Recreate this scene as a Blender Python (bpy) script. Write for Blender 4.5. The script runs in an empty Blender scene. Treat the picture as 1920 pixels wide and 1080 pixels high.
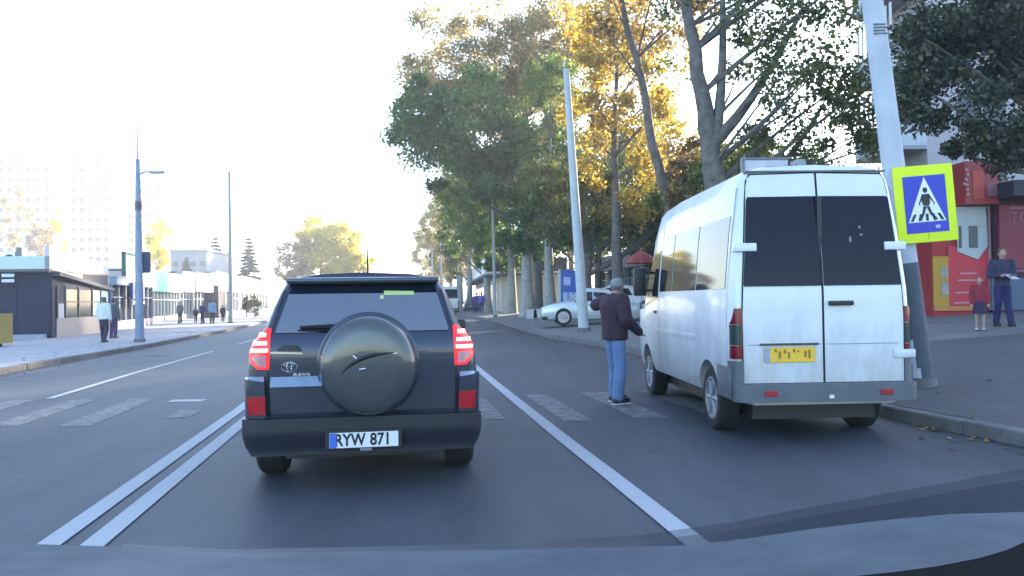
import bpy, bmesh, math, random
import numpy as np
from mathutils import Vector, Matrix, Euler
R = math.radians
rnd = random.Random(7)
nrg = np.random.default_rng(11)
sc = bpy.context.scene
col = sc.collection
# ------------------------------------------------------------------ camera
CAM_H, F = 1.42, 1480.0
cam_d = bpy.data.cameras.new("camera"); cam = bpy.data.objects.new("camera", cam_d); col.objects.link(cam)
cam_d.sensor_width = 36; cam_d.lens = F / 1920 * 36; cam_d.clip_start = 0.05; cam_d.clip_end = 5000
cam_M = Matrix.Rotation(R(90.85), 4, 'X') @ Matrix.Rotation(R(-0.8), 4, 'Z')
cam.matrix_world = Matrix.Translation((0, 0, CAM_H)) @ cam_M
sc.camera = cam
# ------------------------------------------------------------------ light
SUN_EL, SUN_AZ = 17, 40          # azimuth clockwise from +Y
w = bpy.data.worlds.new("World"); sc.world = w; w.use_nodes = True
nt = w.node_tree; nt.nodes.clear()
sky = nt.nodes.new("ShaderNodeTexSky"); sky.sky_type = 'NISHITA'; sky.sun_disc = False
sky.sun_elevation = R(SUN_EL); sky.sun_rotation = R(SUN_AZ)
sky.air_density = 1.0; sky.dust_density = 0.6; sky.ozone_density = 2.5
bg = nt.nodes.new("ShaderNodeBackground"); bg.inputs[1].default_value = 0.13
out = nt.nodes.new("ShaderNodeOutputWorld")
nt.links.new(sky.outputs[0], bg.inputs[0]); nt.links.new(bg.outputs[0], out.inputs[0])
sl = bpy.data.lights.new("sun", 'SUN'); sl.energy = 5.0; sl.angle = R(5); sl.color = (1, 0.86, 0.66)
so = bpy.data.objects.new("sun", sl); col.objects.link(so)
sd = Vector((math.sin(R(SUN_AZ)) * math.cos(R(SUN_EL)), math.cos(R(SUN_AZ)) * math.cos(R(SUN_EL)), math.sin(R(SUN_EL))))
so.rotation_euler = sd.to_track_quat('Z', 'Y').to_euler(); so.location = (20, 40, 40)
vs = sc.view_settings; vs.view_transform = 'Standard'; vs.look = 'None'; vs.exposure = 2.62; vs.gamma = 1; vs.use_curve_mapping = False
sc.cycles.max_bounces = 6; sc.cycles.diffuse_bounces = 3; sc.cycles.glossy_bounces = 3; sc.cycles.transmission_bounces = 4
sc.cycles.transparent_max_bounces = 8; sc.cycles.use_denoising = True; sc.cycles.caustics_reflective = False; sc.cycles.caustics_refractive = False

# ------------------------------------------------------------------ terrain functions
def interp(y, tab):
    return float(np.interp(y, [t[0] for t in tab], [t[1] for t in tab]))
XR_T = [(-12, 8.4), (0, 6.2), (7.25, 4.7), (9.1, 4.28), (14, 3.9), (18, 3.2), (21.5, 2.53), (26.5, 1.15), (34, .25), (45, -.9), (69, -4.6), (140, -13.5), (300, -36)]
XL_T = [(-12, -5.6), (0, -7.7), (8, -9.2), (16.6, -10.8), (25.7, -12.5), (42.8, -15.4), (53, -17.6), (100, -27.5), (300, -72)]
def XR(y): return interp(y, XR_T)
def XL(y): return interp(y, XL_T)
def sm(t): t = max(0., min(1., t)); return t * t * (3 - 2 * t)
def hb(x, y):
    return max(-.3, min(.3, .016 * (x + 2.0 + .165 * y))) * sm((y - 12) / 18.)
def hg(x, y):           # height of whatever one walks on
    r, l = XR(y), XL(y)
    if x > r: return hb(r, y) + .13 + .066 * min(x - r, 13)
    if x < l: return hb(l, y) + .13
    return hb(x, y)
def ray(px, py):
    d = cam_M.to_3x3() @ Vector(((px - 960) / F, (540 - py) / F, -1))
    return d / d.y
def P(px, py, Y): v = ray(px, py) * Y; return Vector((v.x, v.y, v.z + CAM_H))
def G(px, py):
    d = ray(px, py); prev = 2
    for i in range(4000):
        t = 2 + i * .05
        if CAM_H + d.z * t < hg(d.x * t, t): return Vector((d.x * t, t, hg(d.x * t, t)))
    return Vector((d.x * 200, 200, 0))
# ------------------------------------------------------------------ materials
MATS = {}
def mat(name, c, rough=.6, metal=0, spec=.5, var=.12, scale=6, bump=0, bscale=40, emit=None, es=0, coat=0, c2=None, alpha=1, trans=0):
    if name in MATS: return MATS[name]
    m = bpy.data.materials.new(name); m.use_nodes = True; n = m.node_tree; b = n.nodes["Principled BSDF"]
    b.inputs["Roughness"].default_value = rough; b.inputs["Metallic"].default_value = metal
    b.inputs["Specular IOR Level"].default_value = spec; b.inputs["Coat Weight"].default_value = coat
    b.inputs["Coat Roughness"].default_value = .05
    b.inputs["Transmission Weight"].default_value = trans; b.inputs["Alpha"].default_value = alpha
    if emit: b.inputs["Emission Color"].default_value = (*emit, 1); b.inputs["Emission Strength"].default_value = es
    tc = n.nodes.new("ShaderNodeTexCoord"); nz = n.nodes.new("ShaderNodeTexNoise"); nz.inputs["Scale"].default_value = scale
    nz.inputs["Detail"].default_value = 6; nz.inputs["Roughness"].default_value = .65
    n.links.new(tc.outputs["Object"], nz.inputs["Vector"])
    cr = n.nodes.new("ShaderNodeValToRGB"); cr.color_ramp.elements[0].position = .3; cr.color_ramp.elements[1].position = .7
    d = c2 if c2 else tuple(min(1, v * (1 + var)) for v in c)
    a = c if c2 else tuple(v * (1 - var) for v in c)
    cr.color_ramp.elements[0].color = (*a, 1); cr.color_ramp.elements[1].color = (*d, 1)
    n.links.new(nz.outputs[0], cr.inputs[0]); n.links.new(cr.outputs[0], b.inputs["Base Color"])
    if bump:
        n2 = n.nodes.new("ShaderNodeTexNoise"); n2.inputs["Scale"].default_value = bscale; n2.inputs["Detail"].default_value = 4
        n.links.new(tc.outputs["Object"], n2.inputs["Vector"])
        bp = n.nodes.new("ShaderNodeBump"); bp.inputs["Strength"].default_value = bump; bp.inputs["Distance"].default_value = .02
        n.links.new(n2.outputs[0], bp.inputs["Height"]); n.links.new(bp.outputs[0], b.inputs["Normal"])
    MATS[name] = m; return m
def leafmat(name, cols, tr=.45):
    m = bpy.data.materials.new(name); m.use_nodes = True; n = m.node_tree; n.nodes.clear()
    o = n.nodes.new("ShaderNodeOutputMaterial"); g = n.nodes.new("ShaderNodeNewGeometry"); cr = n.nodes.new("ShaderNodeValToRGB")
    el = cr.color_ramp.elements
    for i, c in enumerate(cols):
        p = i / (len(cols) - 1)
        e = el[0] if i == 0 else (el[1] if i == len(cols) - 1 else el.new(p)); e.position = p
    for e, c in zip(sorted(el, key=lambda e: e.position), cols): e.color = (*c, 1)
    d = n.nodes.new("ShaderNodeBsdfDiffuse"); t = n.nodes.new("ShaderNodeBsdfTranslucent"); gl = n.nodes.new("ShaderNodeBsdfGlossy")
    gl.inputs["Roughness"].default_value = .45; mx = n.nodes.new("ShaderNodeMixShader"); mx.inputs[0].default_value = tr
    mg = n.nodes.new("ShaderNodeMixShader"); mg.inputs[0].default_value = .05
    n.links.new(g.outputs["Random Per Island"], cr.inputs[0])
    n.links.new(cr.outputs[0], d.inputs[0]); n.links.new(cr.outputs[0], t.inputs[0])
    n.links.new(d.outputs[0], mx.inputs[1]); n.links.new(t.outputs[0], mx.inputs[2])
    n.links.new(mx.outputs[0], mg.inputs[1]); n.links.new(gl.outputs[0], mg.inputs[2]); n.links.new(mg.outputs[0], o.inputs[0])
    return m
def asphalt():
    m = bpy.data.materials.new("asphalt"); m.use_nodes = True; n = m.node_tree; b = n.nodes["Principled BSDF"]
    tc = n.nodes.new("ShaderNodeTexCoord")
    def noise(s, vec=None, det=6):
        q = n.nodes.new("ShaderNodeTexNoise"); q.inputs["Scale"].default_value = s; q.inputs["Detail"].default_value = det; q.inputs["Roughness"].default_value = .6
        n.links.new(vec or tc.outputs["Object"], q.inputs["Vector"]); return q
    mp = n.nodes.new("ShaderNodeMapping"); mp.inputs["Rotation"].default_value = (0, 0, R(-8.5)); mp.inputs["Scale"].default_value = (1.1, .06, 1)
    n.links.new(tc.outputs["Object"], mp.inputs["Vector"])
    a = noise(.5); s = noise(1.0, mp.outputs[0], 4); f = noise(60); 
    def ramp(src, c0, c1, p0, p1):
        r = n.nodes.new("ShaderNodeValToRGB"); r.color_ramp.elements[0].position = p0; r.color_ramp.elements[1].position = p1
        r.color_ramp.elements[0].color = (*c0, 1); r.color_ramp.elements[1].color = (*c1, 1); n.links.new(src.outputs[0], r.inputs[0]); return r
    r1 = ramp(a, (.041, .048, .063), (.058, .066, .081), .35, .7)
    r2 = ramp(s, (.70, .70, .70), (1.28, 1.28, 1.28), .3, .7)
    r3 = ramp(f, (.6, .6, .6), (1.4, 1.4, 1.4), .35, .7)
    m1 = n.nodes.new("ShaderNodeMixRGB"); m1.blend_type = 'MULTIPLY'; m1.inputs[0].default_value = 1
    m2 = n.nodes.new("ShaderNodeMixRGB"); m2.blend_type = 'MULTIPLY'; m2.inputs[0].default_value = 1
    n.links.new(r1.outputs[0], m1.inputs[1]); n.links.new(r2.outputs[0], m1.inputs[2])
    n.links.new(m1.outputs[0], m2.inputs[1]); n.links.new(r3.outputs[0], m2.inputs[2]); n.links.new(m2.outputs[0], b.inputs["Base Color"])
    vo = n.nodes.new("ShaderNodeTexVoronoi"); vo.feature = 'DISTANCE_TO_EDGE'; vo.inputs["Scale"].default_value = .45
    wv = noise(1.3); ad = n.nodes.new("ShaderNodeVectorMath"); ad.operation = 'MULTIPLY_ADD'; ad.inputs[1].default_value = (.9, .9, .9)
    n.links.new(wv.outputs["Color"], ad.inputs[0]); n.links.new(tc.outputs["Object"], ad.inputs[2]); n.links.new(ad.outputs[0], vo.inputs["Vector"])
    rc = n.nodes.new("ShaderNodeValToRGB"); rc.color_ramp.elements[0].position = 0; rc.color_ramp.elements[1].position = .012; rc.color_ramp.elements[0].color = (.55, .55, .55, 1); rc.color_ramp.elements[1].color = (1, 1, 1, 1)
    n.links.new(vo.outputs["Distance"], rc.inputs[0]); m3 = n.nodes.new("ShaderNodeMixRGB"); m3.blend_type = 'MULTIPLY'; m3.inputs[0].default_value = .7
    n.links.new(m2.outputs[0], m3.inputs[1]); n.links.new(rc.outputs[0], m3.inputs[2]); n.links.new(m3.outputs[0], b.inputs["Base Color"])
    b.inputs["Roughness"].default_value = .62; b.inputs["Specular IOR Level"].default_value = .45
    bp = n.nodes.new("ShaderNodeBump"); bp.inputs["Strength"].default_value = .35; bp.inputs["Distance"].default_value = .006
    n.links.new(f.outputs[0], bp.inputs["Height"]); n.links.new(bp.outputs[0], b.inputs["Normal"])
    return m
def paintmark(name, wear):
    m = bpy.data.materials.new(name); m.use_nodes = True; n = m.node_tree; b = n.nodes["Principled BSDF"]
    tc = n.nodes.new("ShaderNodeTexCoord"); q = n.nodes.new("ShaderNodeTexNoise"); q.inputs["Scale"].default_value = 7; q.inputs["Detail"].default_value = 8; q.inputs["Roughness"].default_value = .75
    n.links.new(tc.outputs["Object"], q.inputs["Vector"])
    r = n.nodes.new("ShaderNodeValToRGB"); r.color_ramp.elements[0].position = wear - .1; r.color_ramp.elements[1].position = wear + .12
    r.color_ramp.elements[0].color = (.085, .086, .09, 1); r.color_ramp.elements[1].color = (.36, .37, .39, 1)
    if wear > .45: r.color_ramp.elements[1].color = (.24, .24, .25, 1)
    n.links.new(q.outputs[0], r.inputs[0]); n.links.new(r.outputs[0], b.inputs["Base Color"]); b.inputs["Roughness"].default_value = .7
    return m
M_ASPH = asphalt(); M_MARK = paintmark("road_paint", .30); M_WORN = paintmark("worn_road_paint", .54)
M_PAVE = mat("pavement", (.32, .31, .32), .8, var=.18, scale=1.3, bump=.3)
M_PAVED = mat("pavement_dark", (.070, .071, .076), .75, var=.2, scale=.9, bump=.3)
M_KERB = mat("kerb_concrete", (.12, .12, .122), .85, var=.3, scale=3, bump=.3)
M_BLK = mat("black_plastic", (.012, .012, .014), .45, scale=20)
M_RUB = mat("tyre_rubber", (.014, .014, .015), .8, scale=30, var=.3)
M_GLS = mat("tinted_glass", (.006, .007, .010), .04, spec=.7, var=.05)
M_BGLS = mat("blue_reflecting_glass", (.008, .014, .03), .05, spec=1.0, var=.05); M_BGLS.node_tree.nodes["Principled BSDF"].inputs["IOR"].default_value = 2.1
M_VGLS = mat("van_tinted_glass", (.006, .006, .014), .06, spec=.22, var=.1)
M_CHR = mat("chrome", (.7, .7, .72), .15, 1, var=.03)
M_SUV = mat("dark_metallic_paint", (.024, .031, .056), .3, .4, coat=.6, var=.1, scale=3)
M_VAN = mat("white_van_paint", (.66, .69, .72), .35, coat=.4, var=.05, scale=2.2)
def add_dirt(m, zlim, dirt):
    n = m.node_tree; b = n.nodes["Principled BSDF"]; src = b.inputs["Base Color"].links[0].from_socket
    tc = n.nodes.new("ShaderNodeTexCoord"); sx = n.nodes.new("ShaderNodeSeparateXYZ"); n.links.new(tc.outputs["Object"], sx.inputs[0])
    nz = n.nodes.new("ShaderNodeTexNoise"); nz.inputs["Scale"].default_value = 3.5; nz.inputs["Detail"].default_value = 8; nz.inputs["Roughness"].default_value = .7
    mp = n.nodes.new("ShaderNodeMapping"); mp.inputs["Scale"].default_value = (1, 1, .35); n.links.new(tc.outputs["Object"], mp.inputs[0]); n.links.new(mp.outputs[0], nz.inputs["Vector"])
    mr = n.nodes.new("ShaderNodeMapRange"); mr.inputs["From Min"].default_value = zlim; mr.inputs["From Max"].default_value = .35; n.links.new(sx.outputs[2], mr.inputs[0])
    mu = n.nodes.new("ShaderNodeMath"); mu.operation = 'MULTIPLY_ADD'; mu.inputs[1].default_value = .75; n.links.new(mr.outputs[0], mu.inputs[0])
    sb = n.nodes.new("ShaderNodeMath"); sb.operation = 'MULTIPLY_ADD'; sb.inputs[1].default_value = 1.6; sb.inputs[2].default_value = -.86; n.links.new(nz.outputs[0], sb.inputs[0]); n.links.new(sb.outputs[0], mu.inputs[2]); mu.use_clamp = True
    mx = n.nodes.new("ShaderNodeMixRGB"); mx.inputs[2].default_value = (*dirt, 1); n.links.new(mu.outputs[0], mx.inputs[0]); n.links.new(src, mx.inputs[1]); n.links.new(mx.outputs[0], b.inputs["Base Color"])
add_dirt(M_VAN, 1.3, (.33, .32, .31)); add_dirt(M_SUV, .9, (.045, .045, .05))
M_GRYP = mat("grey_bumper_plastic", (.10, .11, .13), .55, var=.15)
M_BARK = mat("bark", (.13, .115, .10), .9, var=.5, scale=4, bump=.9, bscale=14)
M_BARKL = mat("pale_bark", (.30, .29, .27), .9, var=.35, scale=4, bump=.6, bscale=12)
M_CONC = mat("pole_concrete", (.36, .37, .39), .8, var=.12, scale=2.5, bump=.2)
M_WIN = mat("window_glass", (.03, .035, .045), .08, spec=.6, var=.3, scale=.7)
M_SKIN = mat("skin", (.42, .25, .18), .6, var=.06)
def dif(name, c, r=.7, **k): return mat(name, c, r, **k)
# ------------------------------------------------------------------ mesh helpers
def tag(o, label=None, cat=None, group=None, kind=None):
    if label: o["label"] = label
    if cat: o["category"] = cat
    if group: o["group"] = group
    if kind: o["kind"] = kind
    return o
def empty(name, loc=(0, 0, 0), rz=0, label=None, cat=None, group=None, kind=None):
    o = bpy.data.objects.new(name, None); col.objects.link(o); o.location = loc; o.rotation_euler = (0, 0, rz); o.empty_display_size = .2
    return tag(o, label, cat, group, kind)
class MB:
    def __init__(s): s.v = []; s.f = []
    def add(s, vs, fs):
        n = len(s.v); s.v += [tuple(v) for v in vs]; s.f += [tuple(i + n for i in f) for f in fs]; return s
    def box(s, x0, x1, y0, y1, z0, z1, b=0):
        if b:
            bm = bmesh.new(); bmesh.ops.create_cube(bm, size=1)
            for v in bm.verts: v.co = Vector((x0 + (v.co.x + .5) * (x1 - x0), y0 + (v.co.y + .5) * (y1 - y0), z0 + (v.co.z + .5) * (z1 - z0)))
            bmesh.ops.bevel(bm, geom=bm.edges[:], offset=b, segments=2, affect='EDGES', profile=.6)
            bm.verts.index_update(); s.add([v.co for v in bm.verts], [[v.index for v in f.verts] for f in bm.faces]); bm.free(); return s
        return s.add([(x0, y0, z0), (x1, y0, z0), (x1, y1, z0), (x0, y1, z0), (x0, y0, z1), (x1, y0, z1), (x1, y1, z1), (x0, y1, z1)],
                     [(0, 3, 2, 1), (4, 5, 6, 7), (0, 1, 5, 4), (1, 2, 6, 5), (2, 3, 7, 6), (3, 0, 4, 7)])
    def tube(s, pts, rad, n=8, cap=True):
        pts = [Vector(p) for p in pts]; rad = rad if hasattr(rad, '__len__') else [rad] * len(pts)
        rings = []; up = Vector((.13, .21, .97))
        for i, p in enumerate(pts):
            d = (pts[min(i + 1, len(pts) - 1)] - pts[max(i - 1, 0)]).normalized()
            a = d.cross(up if abs(d.dot(up)) < .95 else Vector((1, 0, 0))).normalized(); b = d.cross(a)
            rings.append([p + (a * math.cos(2 * math.pi * k / n) + b * math.sin(2 * math.pi * k / n)) * rad[i] for k in range(n)])
        vs = [v for r in rings for v in r]; fs = []
        for i in range(len(pts) - 1):
            for k in range(n): fs.append((i * n + k, i * n + (k + 1) % n, (i + 1) * n + (k + 1) % n, (i + 1) * n + k))
        if cap: fs += [tuple(range(n - 1, -1, -1)), tuple((len(pts) - 1) * n + k for k in range(n))]
        return s.add(vs, fs)
    def lathe(s, prof, c=(0, 0, 0), axis='x', n=28):   # prof: (axial, radius)
        vs = []
        for a, r in prof:
            for k in range(n):
                t = 2 * math.pi * k / n; u, w_ = r * math.cos(t), r * math.sin(t)
                p = {'x': (a, u, w_), 'y': (w_, a, u), 'z': (u, w_, a)}[axis]
                vs.append((c[0] + p[0], c[1] + p[1], c[2] + p[2]))
        fs = []
        for i in range(len(prof) - 1):
            for k in range(n): fs.append((i * n + k, i * n + (k + 1) % n, (i + 1) * n + (k + 1) % n, (i + 1) * n + k))
        fs += [tuple(range(n - 1, -1, -1)), tuple((len(prof) - 1) * n + k for k in range(n))]
        return s.add(vs, fs)
    def prism(s, poly, axis, a0, a1):   # poly in the two other axes
        def mk(u, v, a): return {'x': (a, u, v), 'y': (u, a, v), 'z': (u, v, a)}[axis]
        n = len(poly); vs = [mk(u, v, a0) for u, v in poly] + [mk(u, v, a1) for u, v in poly]
        return s.add(vs, [tuple(range(n)), tuple(range(2 * n - 1, n - 1, -1))] + [(i, i + n, (i + 1) % n + n, (i + 1) % n) for i in range(n)])
    def build(s, name, m, parent=None, smooth=0, loc=None):
        me = bpy.data.meshes.new(name); me.from_pydata(s.v, [], s.f)
        bm = bmesh.new(); bm.from_mesh(me); bmesh.ops.recalc_face_normals(bm, faces=bm.faces); bm.to_mesh(me); bm.free()
        if smooth:
            me.polygons.foreach_set("use_smooth", [True] * len(me.polygons)); me.set_sharp_from_angle(angle=R(smooth))
        me.materials.append(m); o = bpy.data.objects.new(name, me); col.objects.link(o)
        if parent is not None: o.parent = parent
        if loc: o.location = loc
        return o
def patch(name, outline, mp, off, thick, m, parent, res=.08, smooth=40):
    bm = bmesh.new(); vs = [bm.verts.new((a, b, 0)) for a, b in outline]; bm.faces.new(vs)
    for ax in (0, 1):
        lo, hi = min(p[ax] for p in outline), max(p[ax] for p in outline)
        k = math.floor(lo / res) + 1
        while k * res < hi:
            if k * res - lo > 1e-4:
                co = [0, 0, 0]; co[ax] = k * res; no = [0, 0, 0]; no[ax] = 1
                bmesh.ops.bisect_plane(bm, geom=bm.verts[:] + bm.edges[:] + bm.faces[:], plane_co=co, plane_no=no)
            k += 1
    bm.verts.index_update(); n = len(bm.verts)
    top = [mp(v.co.x, v.co.y, off) for v in bm.verts]; bot = [mp(v.co.x, v.co.y, off - thick) for v in bm.verts]
    fs = [tuple(v.index for v in f.verts) for f in bm.faces]
    fs += [(e.verts[0].index, e.verts[1].index, e.verts[1].index + n, e.verts[0].index + n) for e in bm.edges if len(e.link_faces) == 1]
    bm.free(); return MB().add(top + bot, fs).build(name, m, parent, smooth)
def textmesh(name, s, size, m, parent, loc, rot=(R(90), 0, 0), ext=.004, sx=1, align='CENTER', bold=0):
    cu = bpy.data.curves.new(name, 'FONT'); cu.body = s; cu.size = size; cu.extrude = ext; cu.align_x = align; cu.align_y = 'CENTER'; cu.offset = bold; cu.resolution_u = 3
    t = bpy.data.objects.new(name, cu); me = bpy.data.meshes.new_from_object(t); bpy.data.objects.remove(t); bpy.data.curves.remove(cu)
    me.name = name; me.materials.clear(); me.materials.append(m)
    o = bpy.data.objects.new(name, me); col.objects.link(o); o.parent = parent; o.location = loc; o.rotation_euler = rot; o.scale = (sx, 1, 1); return o
def bake(o):
    dg = bpy.context.evaluated_depsgraph_get(); me = bpy.data.meshes.new_from_object(o.evaluated_get(dg)); old = o.data
    o.modifiers.clear(); o.data = me; me.name = o.name; bpy.data.meshes.remove(old); return o
def cut(o, cutters):
    cs = []
    for mb in cutters:
        c = mb.build("cutter", M_BLK); cs.append(c); md = o.modifiers.new("b", 'BOOLEAN'); md.object = c; md.operation = 'DIFFERENCE'; md.solver = 'EXACT'
        c.parent = o.parent
    bpy.context.view_layer.update(); bake(o)
    for c in cs: bpy.data.objects.remove(c)
def copytree(o, parent=None):
    c = o.copy(); col.objects.link(c); c.parent = parent
    for ch in list(o.children): copytree(ch, c)
    return c
# ------------------------------------------------------------------ ground, road, pavements, kerbs
def strip(name, ys, xf, zf, m, kind='structure'):
    vs = []; fs = []; nx = None
    for y in ys:
        xs = xf(y); nx = len(xs)
        vs += [(x, y, zf(x, y)) for x in xs]
    for i in range(len(ys) - 1):
        for j in range(nx - 1): fs.append((i * nx + j, i * nx + j + 1, (i + 1) * nx + j + 1, (i + 1) * nx + j))
    o = MB().add(vs, fs).build(name, m, None, 60); o["kind"] = kind; return o
ysr = [-12 + i for i in range(13)] + [1 + i for i in range(70)] + [72 + 4 * i for i in range(58)]
strip("road", ysr, lambda y: list(np.linspace(XL(y) - .02, XR(y) + .02, 17)), hb, M_ASPH)
strip("pavement_left", ysr, lambda y: [XL(y) - .15 - d for d in (60, 40, 20, 10, 5, 2, 0)], lambda x, y: hb(XL(y), y) + .13, M_PAVE)
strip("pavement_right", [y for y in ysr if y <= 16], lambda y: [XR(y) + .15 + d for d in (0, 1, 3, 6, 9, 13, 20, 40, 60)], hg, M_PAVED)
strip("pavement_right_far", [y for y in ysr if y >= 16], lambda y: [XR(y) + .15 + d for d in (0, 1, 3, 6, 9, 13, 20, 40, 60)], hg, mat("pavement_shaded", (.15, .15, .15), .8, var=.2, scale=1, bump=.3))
MB().add([(-1500, -300, -.62), (1500, -300, -.62), (1500, 2500, -.62), (-1500, 2500, -.62)], [(0, 1, 2, 3)]).build("ground", mat("ground_earth", (.16, .15, .11), .9, var=.3, scale=.05))["kind"] = 'structure'
def kerb(name, xf, side, y0, y1):
    e = empty(name, (0, 0, 0), kind='structure'); y = y0
    while y < y1:
        L = 1.0 if y < 30 else 2.0
        ya, yb = y + .012, y + L - .012; xa, xb = xf(ya), xf(yb); h1, h2 = hb(xf(ya), ya), hb(xf(yb), yb); j = rnd.uniform(-.006, .006)
        w_ = .15 * side; vs = []
        for (X, Y, H) in ((xa, ya, h1), (xb, yb, h2)):
            vs += [(X + j, Y, H - .05), (X + j, Y, H + .125 + j), (X + j + w_ * .12, Y, H + .14 + j), (X + w_, Y, H + .14 + j), (X + w_, Y, H - .05)]
        MB().add(vs, [(0, 1, 2, 3, 4), (5, 6, 7, 8, 9)] + [(i, (i + 1) % 5, (i + 1) % 5 + 5, i + 5) for i in range(5)]).build("kerb_stone", M_KERB, e)
        y += L
kerb("kerb_right", XR, 1, -2, 80); kerb("kerb_left", XL, -1, 4, 100)
MKN = [0]
def mark(name, pts, wd, m, end=None):
    MKN[0] += 1; dz = .004 if "zebra" in name or "edge" in name else .009
    ys = []; 
    for a, b in zip(pts, pts[1:]):
        n = max(1, int(abs(b[1] - a[1])));
        ys += [(a[0] + (b[0] - a[0]) * i / n, a[1] + (b[1] - a[1]) * i / n) for i in range(n)]
    ys.append(pts[-1]); vs = []
    for x, y in ys: vs += [(x - wd / 2, y, hb(x - wd / 2, y) + dz), (x + wd / 2, y, hb(x + wd / 2, y) + dz)]
    o = MB().add(vs, [(2 * i, 2 * i + 1, 2 * i + 3, 2 * i + 2) for i in range(len(ys) - 1)]).build(name, m); o["kind"] = 'structure'; return o
mark("centre_line", [(-1.3, -4), (-2.76, 4.65), (-3.66, 10.56), (-5.3, 20), (-7.1, 31), (-12, 60), (-21, 105)], .15, M_MARK)
mark("centre_line_inner", [(-1.04, -4), (-2.49, 4.65), (-3.40, 10.56), (-5.05, 20), (-6.85, 31), (-11.7, 60), (-20.7, 105)], .15, M_MARK)
mark("lane_line", [(1.9, 0), (1.04, 4.55), (.76, 6.38), (.50, 8.01), (-.04, 11.6), (-.92, 17.5), (-2.9, 31), (-7.2, 62), (-14, 120)], .155, M_MARK)
mark("lane_line_left", [(-7.1, 12.1), (-8.0, 17), (-9.25, 24.4)], .13, M_MARK)
mark("lane_line_left_far", [(-9.9, 28.5), (-11.9, 40)], .13, M_MARK)
mark("edge_line_left", [(XL(y) + .45, y) for y in (14, 18, 22)], .1, M_WORN)
mark("edge_line_left_far", [(XL(y) + .45, y) for y in (26, 29)], .1, M_WORN)
for x, y0, y1, wd in ((-.30, 9.4, 11.4, .26), (.67, 9.15, 11.8, .34), (1.55, 9.35, 12.0, .40), (2.48, 9.4, 12.2, .4), (3.4, 9.4, 12.2, .4), (-4.3, 9.9, 10.6, .3), (-5.25, 9.3, 12, .38), (-6.15, 9.4, 12, .38), (-7.1, 9.5, 12.0, .38), (-8.05, 9.6, 12.1, .38)):
    dx = -.16 * (y1 - y0)
    mark("zebra_stripe", [(x + .08, y0), (x + .08 + dx, y1)], wd, M_WORN)
q = MB(); q.add([(-5.05, 11.5, .005), (-4.55, 11.5, .005), (-4.55, 11.75, .005), (-5.05, 11.75, .005)], [(0, 1, 2, 3)]); q.build("stop_line_fragment", M_MARK)["kind"] = 'structure'
# manhole, small litter flecks
mh = MB().lathe([(0.0, .0), (.012, .29), (.012, .33), (0, .34)], (-10.1, 22.5, hb(-10.1, 22.5)), 'z', 24).build("manhole_cover", mat("cast_iron", (.05, .05, .055), .6, .4)); mh["kind"] = 'structure'
# ------------------------------------------------------------------ haze
def haze():
    o = MB().box(-420, 420, -60, 640, -1.7, 55).build("haze", M_BLK); o["kind"] = "stuff"
    m = bpy.data.materials.new("haze"); m.use_nodes = True; n = m.node_tree; n.nodes.clear(); v = n.nodes.new("ShaderNodeVolumePrincipled"); q = n.nodes.new("ShaderNodeOutputMaterial")
    v.inputs["Density"].default_value = HAZE; v.inputs["Color"].default_value = (.92, .94, 1, 1); v.inputs["Anisotropy"].default_value = .3
    n.links.new(v.outputs[0], q.inputs["Volume"]); o.data.materials.clear(); o.data.materials.append(m)
HAZE = .0013
if HAZE: haze()
# ------------------------------------------------------------------ trees
def leaves(name, cen, rad, n_per, size, m, parent, seed, flat=.8):
    g = np.random.default_rng(seed); cen = np.asarray(cen, float); rad = np.asarray(rad, float)
    n_per = int(n_per * 1.9); size *= .74
    N = len(cen) * n_per; ci = np.repeat(np.arange(len(cen)), n_per)
    d = g.normal(size=(N, 3)); d /= np.linalg.norm(d, axis=1)[:, None]
    r = g.random(N) ** .55
    p = cen[ci] + d * (r * rad[ci])[:, None] * np.array([1, 1, flat])
    a = g.normal(size=(N, 3)); a /= np.linalg.norm(a, axis=1)[:, None]
    b = np.cross(a, g.normal(size=(N, 3))); b /= np.linalg.norm(b, axis=1)[:, None]
    s = size * g.uniform(.55, 1.25, N)[:, None]
    c = np.cross(a, b) * .18
    V = np.stack([p - a * s * .55, p + b * s * .36 + c * s, p + a * s * .55, p - b * s * .36 + c * s], 1).reshape(-1, 3)
    me = bpy.data.meshes.new(name); me.vertices.add(4 * N); me.vertices.foreach_set("co", V.ravel().astype(np.float32))
    me.loops.add(4 * N); me.loops.foreach_set("vertex_index", np.arange(4 * N, dtype=np.int32))
    me.polygons.add(N); me.polygons.foreach_set("loop_start", np.arange(0, 4 * N, 4, dtype=np.int32))
    me.update(calc_edges=True); me.materials.append(m)
    o = bpy.data.objects.new(name, me); col.objects.link(o); o.parent = parent; return o
def bez(a, b, c, n=5):
    a, b, c = Vector(a), Vector(b), Vector(c); return [a * (1 - t) ** 2 + b * 2 * t * (1 - t) + c * t * t for t in [i / n for i in range(n + 1)]]
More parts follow.
